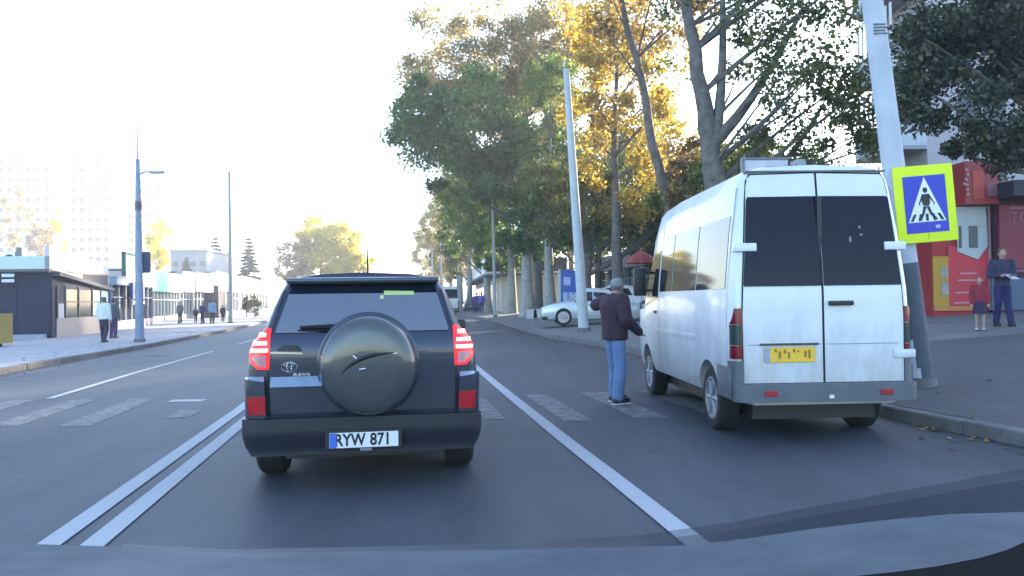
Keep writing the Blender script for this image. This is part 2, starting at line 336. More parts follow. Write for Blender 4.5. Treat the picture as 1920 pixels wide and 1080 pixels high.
def tree(name, label, x, y, path, r0, blobs, per, size, m, seed, bark=None, limbs=.5, group="trees along the kerb by the road", cat="tree", extra=()):
    """path: trunk points relative to the base; blobs: (cx,cy,cz,rx,ry,rz,clumps,clump radius) relative to the base"""
    z = hg(x, y) if y < 200 else 0
    root = empty(name, (x, y, z - .05), 0, label, cat, group); g = random.Random(seed); bark = bark or M_BARK
    pts = [Vector(p) for p in path]; fine = []
    for i in range(len(pts) - 1):
        for k in range(4):
            t = k / 4; q = pts[i].lerp(pts[i + 1], t); fine.append(q + Vector((g.uniform(-1, 1), g.uniform(-1, 1), 0)) * r0 * .22 * (0 if not fine else 1))
    fine.append(pts[-1]); n = len(fine)
    rr = [r0 * (1.35 if i == 0 else 1) * max(.12, (1 - .85 * i / (n - 1))) for i in range(n)]
    mb = MB().tube(fine, rr, 12)
    mb.build("trunk", bark, root, 60)
    bm_ = MB()
    for e in extra:
        L = bez(*e[:3], 6); bm_.tube(L, [e[3] * (1 - .7 * i / 6) for i in range(7)], 8)
    cen = []; rad = []
    for (cx, cy, cz, rx, ry, rz, nc, cr_) in blobs:
        for i in range(nc):
            while True:
                u = Vector((g.uniform(-1, 1), g.uniform(-1, 1), g.uniform(-1, 1)))
                if .15 < u.length < 1: break
            k = 1 + .12 * math.sin(5 * u.x + seed) + .1 * math.sin(7 * u.z + seed * 2)
            c = Vector((cx + u.x * rx * k, cy + u.y * ry * k, cz + u.z * rz * k)); cen.append(c[:]); rad.append(cr_ * g.uniform(.55, 1.25))
            if g.random() < limbs:
                j = min(range(n), key=lambda q: abs(fine[q].z - max(fine[n // 4].z, c.z - .55 * math.hypot(c.x - fine[q].x, c.y - fine[q].y) - .6)))
                s = fine[j]; mid = s.lerp(c, .5) + Vector((0, 0, -.12 * (c - s).length)) * g.uniform(-.5, 1.3)
                L = bez(s, mid, c, 4); rb = min(rr[j] * .4, .02 + .013 * (c - s).length)
                bm_.tube(L, [rb * (1 - .8 * i / 4) for i in range(5)], 5, False)
    if bm_.v: bm_.build("branches", M_BARK, root, 60)["kind"] = "stuff"
    leaves("crown", cen, rad, per, size, m, root, seed)
    return root
L_GREEN = leafmat("leaf_green", [(.055, .12, .015), (.11, .19, .025), (.17, .24, .03), (.30, .29, .04)], .5)
L_BLUEG = leafmat("leaf_bluegreen", [(.05, .12, .03), (.09, .18, .04), (.14, .22, .05), (.32, .30, .05)], .5)
L_OLIVE = leafmat("leaf_olive", [(.055, .085, .015), (.11, .14, .025), (.17, .18, .03), (.30, .23, .04)], .5)
L_BROWN = leafmat("leaf_brown", [(.14, .09, .035), (.26, .16, .05), (.34, .22, .07), (.16, .15, .05)], .55)
L_GOLD = leafmat("leaf_gold", [(.36, .18, .02), (.66, .40, .03), (.80, .56, .05), (.48, .42, .06), (.82, .64, .10)], .65)
L_PALE = leafmat("leaf_pale", [(.20, .18, .06), (.34, .28, .09), (.50, .38, .14), (.24, .25, .08)], .55)
L_DARK = leafmat("leaf_dark", [(.025, .038, .018), (.05, .065, .026), (.075, .08, .032), (.10, .075, .04)], .3)
L_YELL = leafmat("leaf_yellow", [(.62, .52, .02), (.78, .66, .03), (.8, .7, .06), (.55, .55, .04)], .6)
L_RUST = leafmat("leaf_rust", [(.28, .2, .12), (.4, .28, .15), (.5, .34, .18)], .5)
L_CONI = leafmat("needles", [(.02, .035, .022), (.035, .05, .03), (.05, .06, .04)], .15)
# two nearest trees behind the van
tree("plane_tree", "forked grey plane tree with a thick trunk rising behind the white minibus", 5.55, 21.5,
     [(0, 0, 0), (.05, 0, 3), (-.1, 0, 5.2), (-.35, .2, 7.2), (-.75, .3, 10), (-1.1, .4, 13)], .40,
     [(2.1, 0, 7.4, 2.9, 2.6, 2.0, 26, .7), (3.6, .5, 6.4, 2.1, 2.2, 1.6, 17, .6), (.8, 1, 10.5, 3.0, 3, 2.5, 26, .9), (2.6, 0, 9.8, 2.4, 2.5, 2, 16, .8), (0, 1.5, 3.9, 2.0, 1.5, .9, 9, .5)],
     80, .19, L_OLIVE, 3, limbs=.35, extra=(((-.12, 0, 5.2), (.9, 0, 5.9), (2.6, .2, 9.0), .2), ((.0, 0, 5.0), (.5, .1, 7.5), (.35, .3, 11), .17), ((.05, 0, 3.2), (1.6, .2, 3.8), (3.2, .4, 6.4), .15)))
tree("leaning_tree", "slim dark tree leaning toward the road beyond the forked plane tree", 5.6, 26.5,
     [(0, 0, 0), (-.2, 0, 3.5), (-.75, 0, 6), (-1.3, 0, 9), (-2.1, 0, 12.5), (-2.4, 0, 14)], .24,
     [(-1.6, 0, 11.2, 2.6, 2.4, 2.2, 22, .9), (.3, .5, 5.0, 1.5, 1.6, 1.4, 10, .6)], 85, .22, L_BROWN, 5, limbs=.35)
tree("golden_tree", "glowing golden autumn tree between the concrete lamp pole and the leaning trunk", 4.5, 34,
     [(0, 0, 0), (.1, 0, 4), (0, 0, 8), (.2, 0, 13)], .28,
     [(0.1, 0, 8.6, 3.0, 2.4, 3.8, 56, .8), (1.3, 0, 12, 3.0, 2.4, 2.4, 22, .85), (-.4, 0, 13.2, 2.8, 2.4, 2.0, 14, .85)], 85, .24, L_GOLD, 7)
for i_, (x_, y_, h_, l_) in enumerate(((8.6, 26.2, 4.2, "added shade tree hidden behind the rear half of the minibus"), (10.6, 29.0, 4.4, "added shade tree peeking over the minibus roof beside the roof sign"), (12.8, 32.5, 4.6, "added shade tree between the minibus roof and the leaning pole"), (6.9, 24.2, 4.0, "added shade tree behind the side windows of the minibus"))):
    tree("shade_tree", l_, x_, y_, [(0, 0, 0), (.05, 0, 1.5), (0, 0, h_)], .14, [(0, 0, h_ - .6, 1.9, 1.9, 2.0, 40, .65)], 95, .18, L_OLIVE, 301 + i_, limbs=.25, group="shade trees added between the pavement and the shops")  # bushy trees added to keep the low sun off the road
tree("low_tree", "low leafy tree crown seen over the middle of the minibus roof edge", 8.4, 30.5, [(0, 0, 0), (.1, 0, 2.5), (0, 0, 6)], .22,
     [(0, 0, 4.8, 2.6, 2.4, 2.6, 46, .75)], 105, .2, L_OLIVE, 201)
tree("low_tree", "rounded green tree standing between the shops and the forked plane tree", 11.6, 38.5, [(0, 0, 0), (.1, 0, 2.5), (0, 0, 7)], .24,
     [(-.4, 0, 5.2, 3.0, 2.6, 3.0, 50, .85)], 100, .24, L_GREEN, 203)
tree("broad_tree", "broad green tree over the parked silver car", 3.6, 37,
     [(0, 0, 0), (-.1, 0, 4), (-.3, 0, 7)], .30, [(-.8, 0, 5.6, 3.4, 2.6, 2.0, 42, .8), (2.6, 1, 5.4, 2.4, 2.2, 1.6, 24, .7)], 120, .24, L_OLIVE, 9)
tree("tall_poplar", "tall poplar whose crown reaches farthest out over the road", .9, 46,
     [(0, 0, 0), (.1, 0, 5), (-.3, 0, 9), (-.9, 0, 12.5)], .40,
     [(-3.4, -1, 10.6, 4.2, 3.4, 3.4, 95, .95), (.2, 0, 8.2, 3.2, 3, 3.4, 60, .95), (-6.0, 0, 12.0, 2.6, 2, 2.2, 26, .6), (.6, 0, 4.9, 2.2, 1.6, 1.3, 20, .7)], 125, .27, L_BLUEG, 13, M_BARKL, limbs=.12)
tree("pale_topped_tree", "pale yellow-green tree towering highest behind the poplar crown", 1.6, 52,
     [(0, 0, 0), (.1, 0, 7), (-.5, 0, 13), (-.9, 0, 16.5)], .34,
     [(-3.6, 0, 16.6, 5.0, 3.4, 4.2, 120, 1.0), (2.2, 0, 18, 4.5, 3.2, 4.0, 84, 1.0), (1.5, 0, 11, 4, 3, 3, 44, 1.0), (-1.2, 0, 14.6, 4.6, 3, 2.4, 50, 1.0)], 100, .27, L_PALE, 17, limbs=.25)
tree("twin_tree", "green tree with a whitish trunk beside the white planters", 2.1, 44,
     [(0, 0, 0), (0, 0, 5), (.2, 0, 10)], .34, [(.9, 0, 7.0, 2.8, 2.4, 3.0, 46, .85), (0, 0, 12.5, 2.4, 2, 2.4, 24, .85)], 110, .26, L_GREEN, 19, M_BARKL)
tree("street_tree", "street tree with a pale trunk beside the thin white pole", -.1, 56,
     [(0, 0, 0), (.1, 0, 5), (-.3, 0, 11)], .38, [(-1.2, 0, 8.2, 3.6, 3, 3.6, 56, .95), (0, 0, 4.6, 2.4, 2, 1.3, 18, .8)], 100, .3, L_GREEN, 23, M_BARKL)
far_t = [(-2.1, 66, L_GREEN, 1.15, "green tree just before the white canopy of the market hall"), (-4.3, 80, L_OLIVE, 1.2, "olive tree standing over the far white van"), (-6.2, 94, L_PALE, 1.2, "hazy yellowing tree beyond the far white van"),
         (-8.6, 110, L_OLIVE, 1.25, "hazy olive tree near the far bend of the road"), (-11.6, 130, L_PALE, 1.3, "pale hazy tree at the far bend of the road"), (-15, 155, L_OLIVE, 1.35, "most distant hazy tree where the road vanishes")]
for i, (x, y, m, s, lb) in enumerate(far_t):
    tree("roadside_tree", lb, x, y, [(0, 0, 0), (.1, 0, 5 * s), (0, 0, 10 * s)], .35,
         [(-.4, 0, 8.6 * s, 3.0 * s, 2.6 * s, 4.6 * s, 60, 1.0), (0, 0, 4.6 * s, 2.6 * s, 2, 1.6 * s, 16, .9)], 85, .36, m, 31 + i, M_BARKL)
back_t = [(8.6, 41, L_OLIVE, .55, "dense olive tree rising beyond the shop roofs nearest the golden tree"), (9.2, 48, L_GREEN, 1.0, "green tree standing behind the row of low shops"), (6.2, 57, L_OLIVE, 1.1, "olive tree behind the shops between the pale trunks"),
          (14.5, 62, L_DARK, .8, "small dark tree visible over the minibus roof"), (5.2, 70, L_GREEN, 1.2, "green tree far behind the shop row"), (17.5, 52, L_GREEN, .62, "bushy green tree behind the minibus roof sign")]
for i, (x, y, m, s, lb) in enumerate(back_t):
    tree("background_tree", lb, x, y, [(0, 0, 0), (.1, 0, 5 * s), (0, 0, 10 * s)], .3,
         [(0, 0, 8 * s, 3.4 * s, 3 * s, 3.6 * s, 52, 1.0), (0, 0, 4.4 * s, 3.2 * s, 2.6, 1.5 * s, 26, .9)], 85, .33, m, 51 + i, group="trees behind the shop row")
tree("dark_tree", "dark dense tree hanging over the red kiosk and the crossing sign", 12.6, 16.5,
     [(0, 0, 0), (-.1, 0, 3), (-.4, 0, 5), (-.6, 0, 7.5)], .3,
     [(-2.4, 0, 5.2, 2.6, 2.0, 1.7, 40, .55), (-1.2, 0, 4.2, 1.3, 1.2, .9, 11, .45), (-2.2, 0, 3.9, 1.4, 1.0, .6, 9, .4), (-3.3, 0, 6.5, 1.5, 1.6, 1.2, 20, .5), (-1.6, .3, 6.0, 2.6, 1.8, 1.8, 34, .5), (0, 0, 6.8, 3.4, 2.4, 1.6, 34, .6)], 150, .15, L_DARK, 71, limbs=.3, group=None,
     extra=(((-.2, 0, 3.4), (-1.5, 0, 2.9), (-2.9, .1, 3.6), .09), ((-.4, 0, 4.6), (-1.8, 0, 4.4), (-4.0, 0, 6.0), .08)))
# left far trees
def conifer(x, y, h, wd, label, seed):
    root = empty("conifer_tree", (x, y, 0), 0, label, "tree", "conifers behind the shop roofs"); MB().tube([(0, 0, 0), (0, 0, h)], [.18, .03], 8).build("trunk", M_BARK, root, 60)
    g = random.Random(seed); cen = []; rad = []; z = 1.5
    while z < h:
        r = wd / 2 * (1 - z / h) ** .8
        for k in range(7):
            a = g.uniform(0, 6.28)
            for t in (.35, .7, 1): cen.append((r * t * math.cos(a), r * t * math.sin(a), z - .25 * r * t)); rad.append((.2 + .42 * (1 - z / h)) * h / 10)
        z += h * .045
    leaves("crown", cen, rad, 40, .034 * h, L_CONI, root, seed, .35)
conifer(-56.3, 150, 14.4, 6.0, "dark fir tree behind the white shops, denser of the two", 81); conifer(-50.0, 150, 14.2, 6.6, "dark fir tree with layered boughs beyond the bare lamp post", 82)
conifer(-51.5, 125, 8.8, 3.6, "small dark fir in front of the grey flat-roofed building", 83)
tree("yellow_tree", "bright yellow autumn tree rising beyond the dark off-road car", -36.3, 150, [(0, 0, 0), (0, 0, 6), (0, 0, 12)], .5,
     [(.8, 0, 12.2, 6.4, 4, 5.6, 120, 1.5), (5.5, 0, 8.8, 4.0, 3, 3.0, 44, 1.2)], 120, .55, L_YELL, 91, group=None)
tree("rusty_tree", "pinkish rusty tree at the near side of the bright yellow one", -40, 146, [(0, 0, 0), (0, 0, 6), (0, 0, 10)], .4, [(0, 0, 9.0, 3.4, 3, 4.4, 34, 1.3)], 80, .5, L_RUST, 93, group=None)
for i, (px, py, Y, r, m, lb) in enumerate(((98, 440, 170, 3.6, L_YELL, "yellow tree in front of the pale tower, above the kiosk roof"), (297, 460, 140, 2.4, L_YELL, "narrow yellow tree above the turquoise shop sign"),
                                      (75, 450, 165, 2.6, L_RUST, "bare brownish tree beside the yellow one above the kiosk"), (30, 400, 175, 3.4, L_PALE, "pale tree in front of the nearest tower block"))):
    p = P(px, py, Y); tree("distant_tree", lb, p.x, Y, [(0, 0, 0), (0, 0, p.z * .6), (0, 0, p.z)], .3, [(0, 0, p.z - r * .3, r, r, r * 2.0, 26, 1.3)], 70, .5, m, 101 + i, group="trees in front of the tower blocks")
# ------------------------------------------------------------------ vehicles
def body_loft(name, rings, m, parent, smooth=38, ncap=8):
    n = len(rings[0]); vs = []; fs = []; idx = []
    for r in rings:
        row = []
        full = [(-x, y, z) for x, y, z in r[::-1]] + [p for p in r]       # top centre -> left -> bottom centre | bottom centre -> right -> top
        # r runs bottom centre .. top centre
        row = [(-x, y, z) for x, y, z in r] + [(x, y, z) for x, y, z in r[::-1]]
        idx.append(len(vs)); vs += row
    k = 2 * n
    for i in range(len(rings) - 1):
        for j in range(k): fs.append((idx[i] + j, idx[i] + (j + 1) % k, idx[i + 1] + (j + 1) % k, idx[i + 1] + j))
    for e in (0, len(rings) - 1):
        for j in range(n - 1):
            a, b = idx[e] + j, idx[e] + j + 1; c, d = idx[e] + k - 1 - j - 1, idx[e] + k - 1 - j
            fs.append((a, b, c, d))
    me = bpy.data.meshes.new(name); me.from_pydata(vs, [], fs); bm = bmesh.new(); bm.from_mesh(me)
    bmesh.ops.remove_doubles(bm, verts=bm.verts, dist=1e-4); bmesh.ops.dissolve_degenerate(bm, dist=1e-5, edges=bm.edges); bmesh.ops.recalc_face_normals(bm, faces=bm.faces)
    bm.to_mesh(me); bm.free(); me.materials.append(m); o = bpy.data.objects.new(name, me); col.objects.link(o); o.parent = parent; return o
def smooth(o, a=35):
    o.data.polygons.foreach_set("use_smooth", [True] * len(o.data.polygons)); o.data.set_sharp_from_angle(angle=R(a)); return o
M_RIM = mat("alloy_rim", (.45, .46, .48), .3, .9, var=.1)
M_STEEL = mat("dirty_steel_rim", (.32, .33, .35), .5, .5, var=.3)
def wheel(parent, x, y, r, wd, side, rim=M_RIM, spokes=7):
    s = side; ty = [(-wd / 2 * s, r * .66), (-wd / 2 * s, r * .9), (-wd * .38 * s, r * .985), (0, r), (wd * .38 * s, r * .985), (wd / 2 * s, r * .9), (wd / 2 * s, r * .68), (wd * .3 * s, r * .64)]
    t = MB().lathe(ty, (0, 0, 0), 'x', 32).build("wheel", M_RUB, parent, 40, (x, y, r))
    mb = MB().lathe([(wd * .31 * s, r * .2), (wd * .31 * s, r * .645), (wd * .44 * s, r * .66), (wd * .44 * s, r * .62), (wd * .36 * s, r * .58), (wd * .33 * s, r * .2), (wd * .42 * s, r * .14), (wd * .42 * s, r * .02)], (0, 0, 0), 'x', 28)
    mb.build("rim", mat("rim_well", (.03, .03, .032), .6), t, 40)
    mb = MB().lathe([(wd * .35 * s, .02), (wd * .47 * s, r * .02), (wd * .47 * s, r * .12), (wd * .40 * s, r * .16), (wd * .36 * s, r * .16)], (0, 0, 0), 'x', 20)
    for k in range(spokes):
        a = 2 * math.pi * k / spokes; d = Vector((0, math.cos(a), math.sin(a))); mb.tube([d * r * .1 + Vector((wd * .42 * s, 0, 0)), d * r * .6 + Vector((wd * .41 * s, 0, 0))], [r * .07, r * .055], 6)
    mb.lathe([(wd * .38 * s, r * .66), (wd * .5 * s, r * .665), (wd * .5 * s, r * .60), (wd * .4 * s, r * .585)], (0, 0, 0), 'x', 28)
    mb.build("spokes", rim, t, 40); return t
def prof_w(prof, z):
    zs = [p[1] for p in prof]; ws = [p[0] for p in prof]; return float(np.interp(z, zs, ws))
KS = [(.90, 0.), (.955, .02), (.985, .06), (1., .14)]
def kmap(k): return float(np.interp(k, [a for a, b in KS], [b for a, b in KS]))
# --- dark off-road car
SUVP = [(.70, .30), (.83, .33), (.875, .45), (.895, .62), (.90, .80), (.893, .95), (.875, 1.06), (.835, 1.14), (.79, 1.19), (.757, 1.25), (.715, 1.38), (.668, 1.5), (.63, 1.57), (.56, 1.615), (.40, 1.64), (0, 1.655)]
def suv_lean(z): return 0 if z < 1.1 else .30 * ((z - 1.1) / .55) ** 1.1
def suv_rear(x, z, off):
    k = abs(x) / prof_w(SUVP, z); return (x * (1 + off * .3 * max(0, k - .85) / .15), suv_lean(z) + kmap(k) - off, z)
e0 = G(669, 880); ang = R(8.6)
suv = empty("off_road_car", (-1.13 + .0, 5.98, 0), ang, "dark blue-black off-road car with a covered spare wheel and lit brake lamps", "car"); suv.scale = (.97, 1, 1)
rings = []
for y, k, t, ln in ((0, .90, 1, 1), (.02, .955, 1, 1), (.06, .985, 1, 1), (.14, 1, 1, 1), (.6, 1, 1, .6), (1.1, 1, 1.02, .1), (2.0, 1, 1.03, 0), (2.7, 1, 1, 0), (3.05, .995, .62, 0), (3.4, .99, .16, 0), (3.9, .97, .08, 0), (4.2, .92, .02, 0), (4.33, .82, -.06, 0)):
    r = [(0, y, .30)]
    for wx, z in SUVP:
        zz = z if z < 1.06 else 1.06 + (z - 1.06) * max(t, .02)
        if t < .01: zz = min(zz, .98 + .001 * z)
        wz = wx if z < 1.06 else wx * min(1, t) + (.86 - (.86 - .0) * (1 - wx / .875) * .95) * (1 - min(1, t))
        r.append((wz * k, y + ln * suv_lean(z), zz))
    rings.append(r)
sb = body_loft("body", rings, M_SUV, suv)
cut(sb, [MB().lathe([(x0, .40), (x1, .40)], (0, yy, .36), 'x', 30) for yy in (.80, 3.46) for x0, x1 in ((.66, 1.1), (-1.1, -.66))]); smooth(sb)
for yy in (.80, 3.46):
    for s in (1, -1): wheel(suv, s * .79, yy, .355, .235, s)
MB().box(-.64, .64, .3, 4.0, .2, .36).build("underbody", M_BLK, suv)
rear = suv_rear
patch("tailgate_seal", [(-.712, .57), (.712, .57), (.732, 1.0), (.712, 1.155), (.627, 1.515), (-.627, 1.515), (-.712, 1.155), (-.732, 1.0)], rear, .005, .01, dif("seal_rubber", (.008, .008, .01)), suv)
patch("tailgate", [(-.70, .58), (.70, .58), (.72, 1.0), (.70, 1.15), (.615, 1.50), (-.615, 1.50), (-.70, 1.15), (-.72, 1.0)], rear, .014, .03, M_SUV, suv)
patch("rear_window", [(-.66, 1.195), (.66, 1.195), (.665, 1.21), (.575, 1.515), (.55, 1.535), (-.55, 1.535), (-.575, 1.515), (-.665, 1.21)], rear, .024, .02, M_BGLS, suv)
patch("window_light_patch", [(.13, 1.47), (.40, 1.47), (.40, 1.50), (.16, 1.505), (.155, 1.44), (.13, 1.44)], rear, .027, .002, dif("pale_through_light", (.5, .62, .25)), suv)  # pale patch painted for light seen through the glass
MB().box(-.60, .60, .13, .42, 1.565, 1.61, .015).build("roof_spoiler", M_SUV, suv, 40)
MB().tube([(-.48, .02, 1.235), (-.16, .0, 1.245)], [.012, .016], 6).tube([(-.5, .03, 1.21), (-.18, .01, 1.21)], .009, 6).build("wiper", M_BLK, suv)
for s in (-1, 1):
    lens = patch("tail_lamp", [(s * .700, 1.225), (s * .725, 1.235), (s * .80, 1.19), (s * .862, 1.09), (s * .86, 1.0), (s * .80, .93), (s * .71, .925)], rear, .02, .03, dif("red_lens", (.35, .01, .015), .15, emit=(1, .03, .04), es=.22), suv, .03)
    for zc, w0, w1 in ((1.185, .735, .80), (1.125, .725, .84), (1.07, .72, .85)):
        patch("lamp_bar", [(s * w0, zc - .016), (s * w1, zc - .016), (s * w1, zc + .012), (s * w0, zc + .012)], rear, .026, .004, dif("lit_bar", (.6, .1, .1), .2, emit=(1, .25, .22), es=1.5), lens, .03)
    patch("clear_segment", [(s * .735, .945), (s * .785, .95), (s * .835, 1.01), (s * .83, 1.03), (s * .735, 1.03)], rear, .025, .004, dif("clear_lens", (.55, .28, .30), .1), lens, .03)
    patch("reflector", [(s * .735, .60), (s * .85, .60), (s * .86, .73), (s * .735, .73)], rear, .066, .02, dif("red_reflector", (.36, .006, .015), .2, ), suv, .04)
    patch("bumper_corner", [(s * .73, .57), (s * .895, .57), (s * .897, .86), (s * .875, .86), (s * .745, .84)], rear, .055, .08, M_SUV, suv, .03)
def bump(x, z, off):
    k = abs(x) / .9; return (x * (1 + off * .12 * max(0, k - .8) / .2), .5 * max(0, k - .88) ** 1.3 * 1.6 + (.03 if z < .4 else 0) - off, z)
patch("bumper", [(-.84, .29), (.84, .29), (.885, .36), (.905, .45), (.905, .565), (-.905, .565), (-.905, .45), (-.885, .36)], bump, .075, .12, mat("bumper_dark", (.012, .014, .022), .4, scale=4), suv, .06)
patch("bumper_ledge", [(-.74, .57), (.74, .57), (.74, .60), (-.74, .60)], lambda x, z, o: (x, -o + (z - .57) * 2.2, z), .075, .08, M_SUV, suv)
patch("handle_ledge", [(-.70, .80), (-.25, .80), (-.31, .87), (-.70, .87)], lambda x, z, o: (x, -o + (z - .80) * .75, z), .07, .07, mat("sky_sheen", (.30, .36, .46), .35, .6), suv)  # lighter metal than the body, imitating sky sheen on the ledge
for s in (-1, 1): patch("bumper_sheen", [(s * .745, .84), (s * .875, .84), (s * .868, .875), (s * .75, .875)], lambda x, z, o: (x, kmap(abs(x) / .9) + (z - .84) * 1.0 - o, z), .05, .05, MATS["sky_sheen"], suv, .04)  # bright patches standing for sky reflected in the bumper corners
patch("handle_garnish", [(-.70, 1.045), (-.46, 1.035), (-.46, 1.05), (-.70, 1.06)], rear, .03, .02, M_CHR, suv)
patch("handle_recess", [(-.66, 1.065), (-.46, 1.055), (-.49, 1.10), (-.60, 1.11)], rear, .017, .004, M_BLK, suv)
bd = MB()
for rx, rz, cz in ((.058, .038, .945), (.018, .037, .945), (.040, .014, .961)):
    bd.tube([(-.56 + rx * math.cos(t), -.022, cz + rz * math.sin(t)) for t in np.linspace(0, 2 * math.pi, 25)], .0065, 6, False)
bd.build("emblem", M_CHR, suv, 60)
textmesh("model_badge", "RAV4", .036, M_CHR, suv, (-.47, -.018, .882), ext=.003, sx=1.5, bold=.0015)
# spare wheel
sp = MB().lathe([(.02, .30), (.0, .355), (-.03, .372), (-.15, .372), (-.205, .352), (-.232, .32), (-.245, .25), (-.252, .12), (-.254, .001)], (.04, 0, .95), 'y', 48).build("spare_wheel_cover", mat("cover_paint", (.055, .06, .066), .25, .1, coat=.8, scale=5), suv, 50)
MB().lathe([(.02, .382), (-.01, .394), (-.045, .394), (-.055, .376)], (.04, 0, .95), 'y', 48).build("cover_ring", M_SUV, sp, 50)
MB().tube(bez((-.155, -.248, .90), (-.055, -.262, 1.04), (.225, -.246, 1.045), 10), [.012 * (.3 + math.sin(math.pi * i / 10)) for i in range(11)], 8).build("cover_crease", mat("crease", (.006, .007, .01), .4), sp, 60)
for cx, cz, dx, dz in ((-.07, 1.03, .035, -.03), (.235, 1.035, .025, .008), (-.025, .93, .05, .006)):
    MB().tube([(cx, -.247, cz), (cx + dx, -.25, cz + dz)], [.009, .007], 8).build("cover_glint", M_CHR, sp, 60)  # chrome slivers standing for bright reflections on the cover
pl = MB().box(-.26, .26, -.118, -.104, .342, .454, .004).build("number_plate", dif("plate_white", (.72, .73, .76), .4, var=.04), suv)
MB().box(-.258, -.205, -.1215, -.1175, .344, .452).build("country_band", dif("plate_blue", (.05, .13, .5), .4), pl)
textmesh("plate_text", "RYW", .125, dif("ink", (.01, .01, .012)), pl, (-.105, -.1185, .397), ext=.002, sx=.82, bold=.003)
textmesh("plate_text", "871", .125, MATS["ink"], pl, (.125, -.1185, .397), ext=.002, sx=.85, bold=.003)
MB().box(-.03, .06, -.117, -.09, .317, .338).build("plate_holder", M_CHR, suv)
MB().box(-.29, .29, -.104, -.09, .33, .47, .004).build("plate_recess", M_BLK, suv)
for s in (-1, 1):
    mm = MB(); 
    mm.box(s * .985 - .10, s * .985 + .10, 2.98, 3.10, 1.05, 1.21, .045); mm.tube([(s * .84, 3.05, 1.07), (s * .93, 3.05, 1.09)], .03, 8)
    mm.build("side_mirror", M_BLK, suv, 50)
    sidef = lambda y, z, o: (s * (prof_w(SUVP, z) + o), y, z)
    patch("side_window", [(.62, 1.2), (1.25, 1.2), (1.25, 1.5), (.78, 1.5)], sidef, .006, .02, M_GLS, suv)
    patch("side_window", [(1.32, 1.2), (2.15, 1.2), (2.15, 1.5), (1.32, 1.5)], sidef, .006, .02, M_GLS, suv)
    patch("side_window", [(2.2, 1.2), (2.95, 1.2), (2.7, 1.47), (2.2, 1.5)], sidef, .006, .02, M_GLS, suv)
MB().tube([(-.02, 1.9, 1.66), (-.02, 1.86, 1.95)], [.012, .006], 6).build("aerial", M_BLK, suv)
